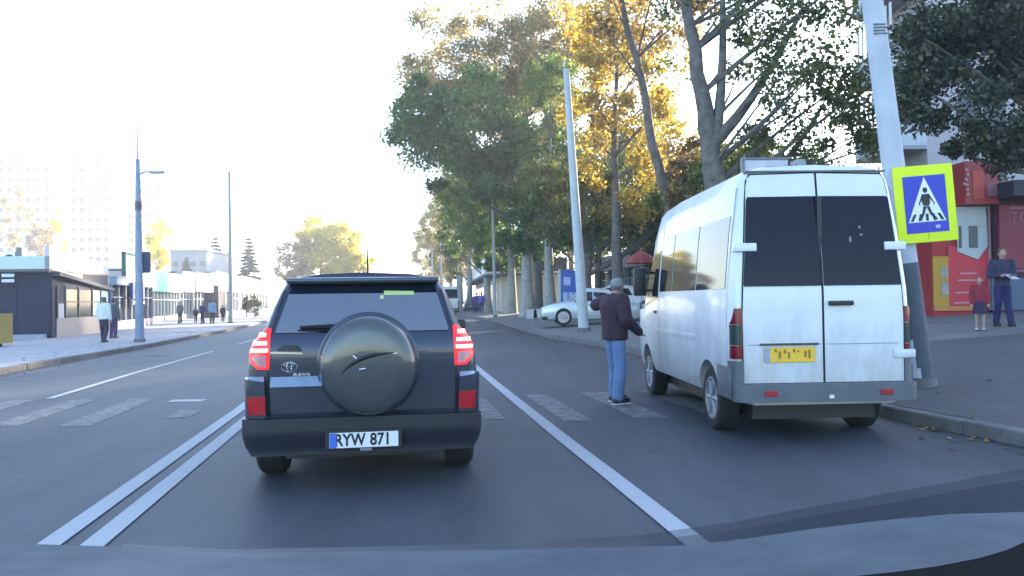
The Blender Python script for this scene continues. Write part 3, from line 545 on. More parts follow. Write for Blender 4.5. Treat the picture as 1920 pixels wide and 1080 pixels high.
# --- white minibus
VANP = [(.74, .36), (.84, .39), (.885, .52), (.895, .9), (.893, 1.2), (.88, 1.45), (.858, 1.7), (.828, 2.0), (.79, 2.28), (.775, 2.42), (.75, 2.53), (.69, 2.605), (.56, 2.64), (0, 2.66)]
def van_lean(z): return 0 if z < 1.4 else .13 * ((z - 1.4) / 1.2) ** 1.2
def make_van(name, label, loc, rz, detail, wb=3.12, L=4.95, group=None):
    v = empty(name, loc, rz, label, "minibus" if detail else "van", group)
    rings = []
    for y, k, t, ln in ((0, .90, 1, 1), (.02, .955, 1, 1), (.06, .985, 1, 1), (.14, 1, 1, 1), (.8, 1, 1.0, .3), (1.6, 1, 1, 0), (2.6, 1, 1, 0), (L - 1.5, 1, .97, 0), (L - 1.15, .995, .80, 0), (L - .8, .985, .36, 0), (L - .62, .97, .10, 0), (L - .25, .93, .03, 0), (L - .05, .84, -.05, 0), (L, .74, -.12, 0)):
        r = [(0, y, .36)]
        for wx, z in VANP:
            zz = z if z < 1.2 else 1.2 + (z - 1.2) * t
            if t < 0: zz = min(z, 1.2) * (1 + t * (.6 if z > .9 else 0)) + .0005 * z
            wz = wx if z < 1.45 else wx * t + (.86 * wx / .86) * (1 - t)
            r.append((wz * k, y + ln * van_lean(z), zz))
        rings.append(r)
    b = body_loft("body", rings, M_VAN, v); ya = .86; yf = ya + wb
    cut(b, [MB().lathe([(x0, .385), (x1, .385)], (0, yy, .35), 'x', 30) for yy in (ya, yf) for x0, x1 in ((.62, 1.1), (-1.1, -.62))]); smooth(b)
    for yy in (ya, yf):
        for s in (1, -1): wheel(v, s * .745, yy, .335, .22, s, M_STEEL, 6)
    MB().box(-.62, .62, .25, L - .5, .19, .42).build("underbody", M_BLK, v)
    rr = lambda x, z, off: (x * (1 + off * .3 * max(0, abs(x) / prof_w(VANP, z) - .85) / .15), van_lean(z) + kmap(abs(x) / prof_w(VANP, z)) - off, z)
    for s in (-1, 1):
        x0, x1 = (.012, .785)
        patch("door_seal", [(s * .0, .556), (s * .799, .556), (s * .804, 1.2), (s * .789, 1.5), (s * .724, 2.3), (s * .70, 2.505), (s * .66, 2.575), (s * .0, 2.588)], rr, .004, .01, dif("seal_rubber", (.03, .03, .035)), v)
        d = patch("rear_door", [(s * x0, .57), (s * x1, .57), (s * .79, 1.2), (s * .775, 1.5), (s * .71, 2.3), (s * .685, 2.50), (s * .65, 2.56), (s * x0, 2.575)], rr, .012, .03, M_VAN, v)
        patch("window", [(s * .014, 1.485), (s * .768, 1.485), (s * .775, 1.50), (s * .706, 2.32), (s * .69, 2.345), (s * .014, 2.35)], rr, .02, .012, M_VGLS, d)
        if detail:
            for zc in (.83, 1.86) if s > 0 else (1.86,):
                wv = prof_w(VANP, zc); MB().box(min(s * (wv - .21), s * (wv + .005)), max(s * (wv - .21), s * (wv + .005)), van_lean(zc) - .035, van_lean(zc) + .08, zc - .04, zc + .04, .012).build("hinge", M_VAN, v, 40)
            patch("door_crease", [(s * .03, .925), (s * .74, .925), (s * .74, .935), (s * .03, .935)], rr, .014, .003, mat("seam_shadow", (.30, .32, .35), .6), d)
    if detail:
        MB().box(-.022, .022, van_lean(2.2) - .05, .2, 1.49, 2.335).build("centre_seal", mat("seal", (.02, .02, .03), .5), v)
        MB().box(.05, .29, -.05, -.01, 1.295, 1.34, .012).build("door_handle", M_BLK, v, 40)
        MB().box(-.63, -.06, -.038, -.005, .925, .945, .005).build("plate_recess_line", mat("strip_dark", (.05, .055, .06), .4), v)  # dark bar drawn for the recess line above the plate
        pp = MB().box(-.59, -.09, -.026, -.012, .765, .905, .004).build("number_plate", dif("plate_yellow", (.75, .42, .02), .4, c2=(.85, .55, .05)), v)
        MB().box(-.59, -.535, -.029, -.0255, .767, .903).build("country_band", dif("plate_grey", (.3, .33, .42), .4), pp)
        gl = MB()
        for x, z0, z1 in ((-.49, .86, .89), (-.45, .80, .87), (-.40, .845, .885), (-.36, .80, .86), (-.31, .855, .89), (-.27, .86, .875), (-.2, .81, .87), (-.16, .80, .88)): gl.box(x, x + .022, -.0285, -.0255, z0, z1)
        gl.build("plate_glyphs", mat("worn_ink", (.30, .16, .02)), pp)["kind"] = "stuff"
        MB().box(-.70, .70, van_lean(2.6) - .03, van_lean(2.6) + .05, 2.585, 2.602).build("roof_gutter", mat("gutter", (.10, .11, .12), .5), v)
    for s in (-1, 1):
        for z0, z1, mm in ((1.13, 1.28, dif("red_lens_off", (.16, .006, .02), .2)), (.93, 1.125, dif("smoked_lens", (.03, .05, .05), .15)), (.80, .925, MATS.get("red_lens_off"))):
            patch("tail_lamp", [(s * .795, z0), (s * .888, z0), (s * (.888 if z1 < 1.2 else .86), z1), (s * .795, z1)], rr, .02, .03, mm, v, .03)
    patch("bumper", [(-.885, .40), (.885, .40), (.885, .565), (-.885, .565)], lambda x, z, o: (x, 3.0 * max(0, abs(x) / .9 - .9) ** 1.6 - o + .02, z), .13, .14, M_GRYP, v, .05)
    for s in (-1, 1):
        patch("bumper_corner", [(s * .79, .42), (s * .899, .42), (s * .90, .78), (s * .79, .78)], rr, .03, .05, M_GRYP, v, .03)
        MB().box(min(s * .885, s * .915), max(s * .885, s * .915), .05, .45, .42, .72, .01).build("bumper_side", M_GRYP, v, 40)
        if detail: MB().box(min(s * .62, s * .50), max(s * .62, s * .50), -.125, -.105, .455, .505, .006).build("reflector", dif("red_reflector2", (.35, .02, .03), .25), v)
    if detail:
        MB().box(0, .04, -.13, -.1, .43, .46).build("tow_light", dif("small_white", (.8, .8, .8)), v)
        for x_, z_, w_, h_ in ((.29, 1.90, .02, .05), (.40, 1.96, .025, .02), (.39, 2.03, .02, .025)): patch("window_light_patch", [(x_, z_), (x_ + w_, z_), (x_ + w_, z_ + h_), (x_, z_ + h_)], rr, .0215, .001, dif("grey_glint", (.22, .22, .27)), v)  # small grey patches painted for faint reflections on the glass
        for s in (-1, 1):
            sf = lambda y, z, o: (s * (prof_w(VANP, z) + o), y, z)
            for a0, a1 in ((.24, 1.30), (1.34, 2.42), (2.46, 3.1)):
                patch("side_window", [(a0, 1.47), (a1, 1.47), (a1, 2.18), (a0, 2.18)], sf, .006, .02, M_GLS, v, .12)
            patch("cab_window", [(3.2, 1.38), (4.02, 1.30), (3.78, 1.72), (3.55, 2.02), (3.2, 2.02)], sf, .006, .02, M_GLS, v, .12)
            for a0, a1 in ((.3, .44), (1.28, 3.5)): patch("side_moulding", [(a0, .93), (a1, .93), (a1, .975), (a0, .975)], sf, .014, .02, M_VAN, v, .2)
            patch("panel_seam", [(3.13, .45), (3.14, .45), (3.14, 2.3), (3.13, 2.3)], sf, .002, .006, MATS["seam_shadow"], v, .1)
            patch("panel_seam", [(.16, .8), (.168, .8), (.168, 2.45), (.16, 2.45)], sf, .002, .006, MATS["seam_shadow"], v, .1)
            mr = MB().box(s * 1.02 - .09, s * 1.02 + .09, 3.72, 3.80, 1.42, 1.82, .03); mr.tube([(s * .86, 3.78, 1.5), (s * .98, 3.76, 1.5)], .018, 6).tube([(s * .84, 3.78, 1.75), (s * .98, 3.76, 1.75)], .018, 6); mr.build("side_mirror", M_BLK, v, 40)
            MB().box(min(s * .87, s * .91), max(s * .87, s * .91), 3.26, 3.4, 1.18, 1.22, .01).build("door_handle", M_BLK, v)
        rs = MB().box(-.27, .24, 1.38, 1.42, 2.72, 2.93, .01).build("roof_sign", mat("sign_grey", (.42, .43, .47), .5), v)
        f = MB().box(-.30, .26, 1.36, 1.44, 2.93, 2.95).box(-.30, -.275, 1.36, 1.44, 2.66, 2.93).box(.0, .03, 1.4, 1.44, 2.66, 2.74); f.build("frame", mat("sign_frame", (.12, .12, .15), .5), rs)
        MB().box(.30, .42, 1.3, 1.5, 2.66, 2.92, .02).box(-.02, .26, 1.35, 1.379, 2.76, 2.85).build("roof_lamp_cluster", mat("cluster_grey", (.22, .24, .27), .5, var=.5, scale=25), rs)
    else:
        patch("cover", [(-.45, .42), (.45, .42), (.45, .5), (-.45, .5)], rr, .15, .01, M_GRYP, v)
    return v
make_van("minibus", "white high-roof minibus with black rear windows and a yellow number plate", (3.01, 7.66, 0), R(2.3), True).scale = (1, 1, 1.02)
fz = P(843, 584, 74)
make_van("delivery_van", "small distant white van ahead in the far lane", (fz.x + .0, 74, hb(fz.x, 74)), R(5), False, 3.3, 5.6)
# --- generic saloon
def saloon(name, label, loc, rz, paint, group, L=4.3, lower=.0, detail=True):
    c = empty(name, loc, rz, label, "car", group)
    PR = [(.66, .22), (.80, .25), (.85, .38), (.865, .55), (.86, .70), (.84, .80), (.81, .90), (.76, .95), (.68, 1.15), (.60, 1.34), (.52, 1.41), (.3, 1.44), (0, 1.45)]
    rings = []
    for y, k, t, hd in ((0, .80, 0, .86), (.05, .90, 0, .92), (.2, .965, .02, .98), (.75, .99, .06, 1), (1.05, 1, .5, 1), (1.35, 1, .88, 1), (1.9, 1, 1, 1), (2.35, 1, .98, 1), (2.75, 1, .68, 1), (3.15, .995, .14, 1), (3.7, .98, .04, .96), (4.1, .92, .0, .86), (4.3, .78, 0, .74)):
        r = [(0, y * L / 4.3, .22)]
        for wx, z in PR:
            zz = (z if z < .87 else .87 + (z - .87) * t); zz = .22 + (zz - .22) * hd; zz += .0004 * z
            wz = wx if z < .87 else wx * t + (.80 * wx / .80) * (1 - t)
            r.append((wz * k, y * L / 4.3, zz))
        rings.append(r)
    b = body_loft("body", rings, paint, c)
    for s in (1,): pass
    ws = [(.78 * L / 4.3), (3.38 * L / 4.3)]
    cut(b, [MB().lathe([(x0, .36), (x1, .36)], (0, yy, .32), 'x', 28) for yy in ws for x0, x1 in ((.60, 1.1), (-1.1, -.60))]); smooth(b)
    for yy in ws:
        for s in (1, -1): wheel(c, s * .74, yy, .325, .21, s, M_RIM, 10)
    sf = lambda s: (lambda y, z, o: (s * (prof_w(PR, z) + o), y, z))
    for s in (-1, 1):
        patch("side_window", [(1.32, .93), (2.05, .93), (2.05, 1.27), (1.5, 1.24)], sf(s), .006, .02, M_GLS, c)
        patch("side_window", [(2.1, .93), (2.95, .93), (2.5, 1.27), (2.1, 1.28)], sf(s), .006, .02, M_GLS, c)
        MB().box(min(s * .86, s * .87), max(s * .86, s * .87), 1.5, 1.62, .76, .79).box(min(s * .86, s * .87), max(s * .86, s * .87), 2.2, 2.32, .76, .79).build("door_handle", M_BLK, c)
        MB().box(s * .90 - .08, s * .90 + .08, 2.75, 2.85, .9, 1.02, .03).build("side_mirror", paint, c, 40)
        MB().box(s * .64 - .12, s * .64 + .12, .0, .1, .62, .76, .03).build("tail_lamp", MATS["red_lens_off"], c, 40)
        MB().box(s * .60 - .14, s * .60 + .14, L - .32, L - .1, .56, .66, .03).build("headlight", MATS["clear_lens"], c, 40)
    MB().box(-.8, .8, L - .22, L + .02, .24, .36, .03).build("front_bumper", M_BLK, c, 40)
    MB().add([(-.56, 2.5, 1.345), (.56, 2.5, 1.345), (.70, 3.12, .955), (-.70, 3.12, .955)], [(0, 1, 2, 3)]).build("windscreen", M_GLS, c)
    return c
M_SILV = mat("silver_paint", (.52, .56, .58), .3, .3, coat=.6, var=.04)
M_WHT = mat("white_paint", (.72, .74, .76), .35, coat=.5, var=.04)
M_NAVY = mat("navy_paint", (.02, .025, .06), .3, coat=.6, var=.1)
g1 = G(1063, 617)
SX, SY = g1.x, 30.2
saloon("parked_car", "compact silver car parked on the pavement behind the concrete pole, nose toward the road", (SX + 3.38 * .88 - .03, SY + .75, hg(SX + 1.4, SY) - .03), R(90), M_SILV, "cars parked on the pavement").scale = (1, .88, 1)
for ch in list(bpy.data.objects):
    if ch.name.startswith("wheel") and ch.parent and ch.parent.name == "parked_car": ch.scale = (1, 1 / .88, 1)
saloon("parked_car", "white car parked farther along the pavement, nose hidden by the man", (6.9, 36.5, hg(5.5, 36.5)), R(82), M_WHT, "cars parked on the pavement")
saloon("parked_car", "dark navy car parked beside the far white van", (fz.x + 1.9, 79, hb(fz.x + 1.9, 79)), R(6), M_NAVY, "cars parked on the pavement")
# ------------------------------------------------------------------ poles
def pole(name, label, x, y, h, r0, r1, lean=(0, 0), m=None, group="lamp poles", arm=None):
    z = hg(x, y); o = empty(name, (x, y, z), 0, label, "lamp pole", group)
    MB().tube([(lean[0] * t, lean[1] * t, h * t - (.1 if t == 0 else 0)) for t in (0, .25, .5, .75, 1)], [r0 + (r1 - r0) * t for t in (0, .25, .5, .75, 1)], 20).build("shaft", m or M_CONC, o, 60)
    MB().tube([(0, 0, -.05), (0, 0, .12)], [r0 * 1.28, r0 * 1.18], 20).build("footing", M_KERB, o, 60)
    if arm:
        ax, az, L = arm
        MB().tube([(lean[0] * az / h, 0, az), (lean[0] * az / h + ax * .5, 0, az + .12), (lean[0] * az / h + ax, 0, az + .1)], [.04, .035, .03], 8).build("arm", m or M_CONC, o, 60)
        MB().box(ax - .1 + lean[0], ax + L + lean[0], -.12, .12, az + .04, az + .14, .03).build("lamp_head", mat("lamp_grey", (.3, .31, .33), .5), o, 40)
    return o
b = P(1728, 738, 10.4)
pp = pole("leaning_pole", "thick leaning concrete pole carrying the pedestrian crossing sign", b.x, 10.4, 6.6, .155, .125, (-.70, .0), mat("pole_white", (.42, .46, .52), .75, var=.14, scale=1.6, bump=.2), None)
sb_ = MB()
for k in range(4): sb_.box(-.50 - .09, -.50 + .09 - .03 * (k % 2), -.15, -.12, 4.62 + .04 * k, 4.635 + .04 * k)
sb_.build("stencilled_marks", mat("faded_ink", (.22, .24, .28), .8), pp)["kind"] = "stuff"
MB().tube([(-.01, 0, .1), (-.095, 0, .9), (-.172, 0, 1.62)], [.158, .156, .153], 20).build("dark_base", mat("base_dark", (.06, .075, .10), .7, var=.2), pp, 60)  # lower shaft in a darker grey-blue than the rest
MB().tube([(-.212, 0, 2.0), (-.216, 0, 2.04)], [.153, .153], 20).build("sign_band", mat("galvanised", (.4, .41, .43), .4, .7), pp, 60)
MB().tube([(-.276, 0, 2.6), (-.28, 0, 2.64)], [.15, .15], 20).build("sign_band", MATS["galvanised"], pp, 60)
b = G(1095, 621)
pole("lamp_pole", "pale concrete lamp pole standing in front of the parked silver car", b.x, b.y, 8.9, .185, .105, (-.47, 0), mat("pole_bluegrey", (.44, .47, .50), .75, var=.12, scale=1.5))
b = G(262, 641)
lp = pole("lamp_pole", "blue-grey lamp pole on the pavement near the woman in a white jacket", b.x, b.y, 6.9, .17, .075, (-.03, 0), mat("pole_blue", (.20, .26, .36), .7, var=.2, scale=1.5), arm=(.55, 6.3, .45))
MB().tube([(-.03, 0, 6.9), (0, 0, 9.2)], [.03, .012], 6).build("mast_tip", MATS["pole_blue"], lp); MB().tube([(-.02, 0, 4.95), (-.02, 0, 5.3)], [.12, .12], 12).build("junction_box", mat("dark_box", (.08, .08, .1), .6), lp, 50)
MB().box(-.22, .30, .1, .3, 2.6, 3.4, .03).build("hanging_banner", mat("navy_banner", (.03, .04, .10), .7), lp)
b = G(433, 606)
pole("lamp_pole", "bare grey lamp post standing among the distant shoppers", b.x, b.y, 10.9, .17, .10, (-.02, 0), mat("pole_grey", (.30, .29, .28), .75, var=.2))
b = G(929, 594); pole("lamp_pole", "thin white pole by the kerb in front of the market hall wall", b.x, b.y, 7.6, .12, .07, (-.1, 0))
for px, Y, h, lb in ((858, 80, 10.5, "distant pale pole beside the far white van"), (828, 90, 10.5, "distant pale pole above the dark car's mirror"), (811, 105, 8, "most distant pale pole at the dark car's roof corner")):
    p = P(px, 560, Y); pole("lamp_pole", lb, p.x, Y, h, .11, .07)
# crossing sign
c = P(1735, 382, 10.2)
sg = empty("crossing_sign", (c.x, c.y, c.z), 0, "square blue pedestrian crossing sign with a thick fluorescent yellow border", "sign"); sg.rotation_euler = (0, R(-4.0), 0)
M_FLUO = mat("fluorescent_yellow", (.66, .80, .0), .45, var=.03, emit=(.6, 1, 0), es=.0)
W2, H2 = .385, .50
MB().box(-W2, W2, -.01, .02, -H2, H2, .008).build("backplate", M_FLUO, sg)
MB().box(-W2, W2, .021, .03, -H2, H2).build("back_cover", MATS["galvanised"], sg)
M_SB = mat("sign_blue", (.015, .03, .42), .4, var=.05)
MB().box(-.275, .275, -.0145, -.0105, -.375, .365).build("blue_panel", M_SB, sg)
MB().prism([(-.245, -.235), (.245, -.235), (.0, .345)], 'y', -.0175, -.0148).build("white_triangle", dif("sign_white", (.72, .76, .78), .4, var=.03), sg)
fig = MB(); yy = (-.0205, -.018)
fig.prism([(.032 * math.cos(t), .175 + .036 * math.sin(t)) for t in np.linspace(0, 2 * math.pi, 13)[:-1]], 'y', *yy)
for poly in ([(-.045, .125), (.045, .125), (.055, .02), (.035, -.03), (-.035, -.03), (-.055, .03)], [(-.045, .125), (-.035, .09), (-.085, -.01), (-.06, -.03), (-.1, -.01)], [(.045, .125), (.03, .10), (.10, .0), (.09, -.03), (.115, -.005)],
             [(-.04, -.035), (.005, -.035), (-.03, -.13), (-.075, -.215), (-.105, -.205), (-.06, -.12)], [(.0, -.035), (.04, -.035), (.065, -.11), (.135, -.205), (.115, -.22), (.04, -.14)]): fig.prism(poly, 'y', *yy)
fig.build("walking_figure", dif("sign_black", (.01, .012, .02), .5), sg)
zb = MB()
for x0, k in ((-.20, -.5), (-.10, -.25), (0, 0), (.10, .25), (.20, .5)): zb.prism([(x0 - .018, -.222), (x0 + .018, -.222), (x0 + .018 - k * .1, -.13), (x0 - .018 - k * .1, -.13)], 'y', -.0202, -.0178)
zb.build("zebra_bars", MATS["sign_black"], sg)
MB().box(.10, .16, -.017, -.0148, -.325, -.285).build("maker_mark", dif("mark_grey", (.45, .5, .75)), sg)
MB().box(-.004, .004, -.0125, -.0103, -.47, -.39).build("rivet_line", dif("dull_olive", (.3, .4, .02)), sg)
MB().box(-.2, .2, .03, .11, .15, .20).build("bracket", MATS["galvanised"], sg); MB().box(-.2, .2, .03, .11, -.25, -.20).build("bracket", MATS["galvanised"], sg)
# ------------------------------------------------------------------ people
def skinmesh(name, nodes, edges, m, parent, sub=1, root=0, vox=.02, flat=False):
    """tapered limbs and rounded joints fused into one continuous surface"""
    mb = MB()
    for i, j in edges:
        (a, ra), (b_, rb) = nodes[i], nodes[j]; a, b_ = Vector(a), Vector(b_)
        if hasattr(ra, '__len__') and hasattr(rb, '__len__'):
            rings = []; n = 16
            for t in (0, .25, .5, .75, 1):
                c = a.lerp(b_, t); rx = ra[0] + (rb[0] - ra[0]) * t; ry = ra[1] + (rb[1] - ra[1]) * t
                rings += [(c.x + rx * math.cos(6.2832 * q / n), c.y + ry * math.sin(6.2832 * q / n), c.z) for q in range(n)]
            mb.add(rings, [(k * n + q, k * n + (q + 1) % n, (k + 1) * n + (q + 1) % n, (k + 1) * n + q) for k in range(4) for q in range(n)] + [tuple(range(n - 1, -1, -1)), tuple(4 * n + q for q in range(n))])
        else:
            fa = min(ra) if hasattr(ra, '__len__') else ra; fb = min(rb) if hasattr(rb, '__len__') else rb
            if hasattr(ra, '__len__'): fa = min(fa, fb * 1.1)
            if hasattr(rb, '__len__'): fb = min(fb, fa * 1.1)
            mb.tube([a, a.lerp(b_, .5), b_], [fa, (fa + fb) / 2, fb], 12)
    for p, r in nodes[1 if flat else 0:]:
        r = r if hasattr(r, '__len__') else (r, r, r); rz = min(r[0], r[1]); mb.lathe([(rz * math.sin(t), max(.001, math.cos(t))) for t in np.linspace(-1.57, 1.57, 9)], (0, 0, 0), 'z', 14)
        k = len(mb.v) - 14 * 9
        for q in range(k, len(mb.v)): v = mb.v[q]; mb.v[q] = (p[0] + v[0] * r[0], p[1] + v[1] * r[1], p[2] + v[2])
    o = mb.build(name, m, parent); md = o.modifiers.new("r", 'REMESH'); md.mode = 'VOXEL'; md.voxel_size = vox
    s_ = o.modifiers.new("s", 'SMOOTH'); s_.factor = .5; s_.iterations = 3
    bpy.context.view_layer.update(); bake(o); o.data.materials.clear(); o.data.materials.append(m)
    o.data.polygons.foreach_set("use_smooth", [True] * len(o.data.polygons)); return o
def person(label, loc, face, H, top, trou, pose=None, hair=(.05, .035, .03), skirt=False, barelegs=False, cap=None, bulk=1.0, shoe=(.015, .015, .018), group=None, stripes=False, long=False):
    """face: heading of the body, 0 looks along +Y, positive turns toward -X"""
    o = empty("person", loc, face, label, "person", group); k = H / 1.75
    J = dict(pel=(0, 0, .95), spi=(0, 0, 1.13), che=(0, 0, 1.33), nek=(0, .0, 1.48), hed=(0, .02, 1.60), shl=(-.185, 0, 1.42), shr=(.185, 0, 1.42), ell=(-.25, -.03, 1.13), elr=(.25, -.03, 1.13), wrl=(-.24, .06, .89), wrr=(.24, .06, .89),
             hil=(-.085, 0, .93), hir=(.085, 0, .93), knl=(-.095, .03, .50), knr=(.095, .03, .50), anl=(-.10, -.02, .09), anr=(.10, -.02, .09))
    J.update(pose or {}); J = {a: Vector(b_) * k for a, b_ in J.items()}; B = bulk
    mt = dif("cloth_%.2f_%.2f_%.2f" % top, top, .85, var=.15, scale=6, bump=.9); mq = dif("cloth_%.2f_%.2f_%.2f" % trou, trou, .85, var=.22, scale=6, bump=.9)
    # body: one surface with limbs
    def hd(w_, e):
        d = (J[w_] - J[e]).normalized(); return J[w_] + d * .085 * k
    nodes = [(J['pel'], .085 * k), (J['che'], (.115 * k, .085 * k)), (J['nek'], .052 * k), (J['hed'] - Vector((0, 0, .03 * k)), .052 * k), (J['shl'], .05 * k), (J['ell'], .04 * k), (J['wrl'], .026 * k), (J['shr'], .05 * k), (J['elr'], .04 * k), (J['wrr'], .026 * k),
             (J['hil'], .075 * k), (J['knl'], .054 * k), (J['anl'], .036 * k), (J['hir'], .075 * k), (J['knr'], .054 * k), (J['anr'], .036 * k), (hd('wrl', 'ell'), .03 * k), (hd('wrr', 'elr'), .03 * k)]
    edges = [(0, 1), (1, 2), (2, 3), (1, 4), (4, 5), (5, 6), (1, 7), (7, 8), (8, 9), (0, 10), (10, 11), (11, 12), (0, 13), (13, 14), (14, 15), (6, 16), (9, 17)]
    body = skinmesh("body", nodes, edges, M_SKIN, o, vox=.011 if stripes else .016)
    # head + fingers merged into the same mesh
    bm = bmesh.new(); bm.from_mesh(body.data)
    r = bmesh.ops.create_uvsphere(bm, u_segments=20, v_segments=14, radius=1); hv = r['verts']
    for v in hv:
        p = v.co.copy(); x, y, z = p
        jaw = 1 - .28 * max(0, -z) ** 1.3; q_ = Vector((x * .074 * jaw, y * .092 * (1 - .1 * max(0, -z)), z * .118))
        if y > .6 and abs(x) < .3 and -.45 < z < .25: q_.y += .022 * (1 - abs(x) / .3) * (1 - abs(z + .12) / .36)
        if y > .3 and .12 < z < .35 and .2 < abs(x) < .55: q_.y -= .007
        if y > .5 and -.65 < z < -.5: q_.y -= .005
        if abs(x) > .93 and abs(z) < .35 and y < .1: q_.x *= 1.16
        v.co = (J['hed'] + q_ * k) + Vector((0, .01 * k, .02 * k))
    def fingers(wr, el, s):
        d = (J[wr] - J[el]).normalized(); a = hd(wr, el); side = d.cross(Vector((0, 1, .2))).normalized(); inn = side.cross(d).normalized()
        for i, L in enumerate((.066, .075, .07, .055)):
            b0 = a + side * (i - 1.5) * .019 * k; b1 = b0 + d * L * .55 * k + inn * .006 * k; b2 = b1 + (d * .8 + inn * .5) * L * .5 * k
            ring(bm, [b0 - d * .02 * k, b0 + d * .01 * k, b1, b2], [.0095 * k, .0095 * k, .0085 * k, .006 * k])
        b0 = J[wr] + d * .03 * k - side * .03 * k; b1 = b0 + (d * .7 - side * .7) * .04 * k; ring(bm, [b0, b1, b1 + (d + inn * .4) * .03 * k], [.013 * k, .011 * k, .007 * k])
    def ring(bm, pts, rad):
        t = MB().tube(pts, rad, 6); vs = [bm.verts.new(v) for v in t.v]
        for f in t.f: bm.faces.new([vs[i] for i in f])
    fingers('wrl', 'ell', -1); fingers('wrr', 'elr', 1); bm.to_mesh(body.data); bm.free(); body.data.polygons.foreach_set("use_smooth", [True] * len(body.data.polygons))
    # jacket
    hem = J['pel'] + Vector((0, 0, (-.14 if long else -.07) * k))
    jn = [(hem, (.165 * B * k, .125 * B * k)), (J['spi'], (.165 * B * k, .125 * B * k)), (J['che'], (.175 * B * k, .125 * B * k)), (J['nek'] - Vector((0, 0, .02 * k)), .07 * k), (J['shl'], .082 * B * k), (J['ell'], .068 * B * k), (J['wrl'], .048 * B * k), (J['shr'], .082 * B * k), (J['elr'], .068 * B * k), (J['wrr'], .048 * B * k)]
    skinmesh("jacket", jn, [(0, 1), (1, 2), (2, 3), (2, 4), (4, 5), (5, 6), (2, 7), (7, 8), (8, 9)], mt, o, vox=.014 if stripes else .02, flat=True)
    if skirt: MB().lathe([(.98 * k, .13 * k), (.85 * k, .17 * k), (.55 * k, .22 * k), (.55 * k, .20 * k)], (0, 0, 0), 'z', 20).build("skirt", mq, o, 60)
    elif not barelegs:
        A = {n_: J[n_] for n_ in ('anl', 'anr')}
        tn = [(J['pel'] + Vector((0, 0, .03 * k)), (.15 * k, .115 * k)), (J['hil'] - Vector((0, 0, .06 * k)), .098 * k), (J['knl'], (.086 if stripes else .08) * k), (J['anl'] + Vector((0, 0, .02)), (.084 if stripes else .072) * k), (J['hir'] - Vector((0, 0, .06 * k)), .098 * k), (J['knr'], (.086 if stripes else .08) * k), (J['anr'] + Vector((0, 0, .02)), (.084 if stripes else .072) * k)]
        skinmesh("trousers", tn, [(0, 1), (0, 4), (1, 2), (2, 3), (4, 5), (5, 6)], mq, o, vox=.014 if stripes else .02)
    ms = dif("shoe_%.2f" % shoe[0], shoe, .5)
    for s in ('anl', 'anr'):
        a = J[s]; f = MB().box(a.x - .045 * k, a.x + .045 * k, a.y - .08 * k, a.y + .19 * k, a.z - .085 * k, a.z - .0 * k, .028 * k); sh = f.build("shoe", ms, o, 60)
        MB().box(a.x - .047 * k, a.x + .047 * k, a.y - .083 * k, a.y + .193 * k, a.z - .09 * k, a.z - .068 * k, .006).build("sole", dif("sole_white", (.6, .6, .62)) if stripes else M_BLK, sh)
    hp = J['hed'] + Vector((0, .0, .035 if cap else .052)) * k
    if cap:
        cp = MB().lathe([(-.01 * k, .094 * k), (.05 * k, .09 * k), (.085 * k, .065 * k), (.1 * k, .02 * k)], hp, 'z', 20).build("cap", dif("cap", cap, .8), o, 60)
        MB().box(hp.x - .06 * k, hp.x + .06 * k, hp.y + .07 * k, hp.y + .16 * k, hp.z - .0, hp.z + .015, .005).build("peak", MATS["cap"], cp)
        MB().lathe([(-.07 * k, .07 * k), (-.03 * k, .085 * k), (-.008 * k, .088 * k)], hp - Vector((0, .012 * k, 0)), 'z', 18).build("hair", dif("hair_grey", (.12, .12, .12)), o, 60)
    else:
        MB().lathe([(-.10 * k, .055 * k), (-.06 * k, .082 * k), (.0, .096 * k), (.05 * k, .088 * k), (.08 * k, .06 * k), (.098 * k, .01 * k)], hp - Vector((0, .016 * k, 0)), 'z', 20).build("hair", dif("hair_%.2f" % hair[0], hair, .7), o, 60)
    if stripes:
        mw = dif("grey_print", (.45, .38, .45)); c_ = J['che']
        g_ = MB().tube([J['shl'] + Vector((.0, -.085, .0)), J['shl'] + Vector((.03, -.02, .085)), J['shl'] + Vector((.05, .07, .045))], .010, 6)
        g_.tube([J['shl'] + Vector((-.085, -.02, -.02)), J['ell'] + Vector((-.07, .0, .12))], .010, 6)
        g_.build("sleeve_piping", mw, o)
    return o
b = G(1152, 757)
person("man in a dark maroon jacket, grey cap and blue jeans standing beside the minibus", (b.x + .02, b.y, 0), R(-62), 1.71, (.045, .018, .032), (.16, .25, .43), cap=(.20, .22, .22), bulk=1.3, stripes=True,
       pose=dict(hed=(0, .05, 1.60), elr=(.30, -.02, 1.16), wrr=(.20, .26, .99), ell=(-.36, -.06, 1.36), wrl=(-.20, .16, 1.46), che=(0, -.03, 1.34), nek=(0, .0, 1.49), anl=(-.14, .08, .09), anr=(.13, -.06, .09), knl=(-.12, .08, .5), knr=(.12, .0, .5)))
gp = "shoppers on the far pavement"
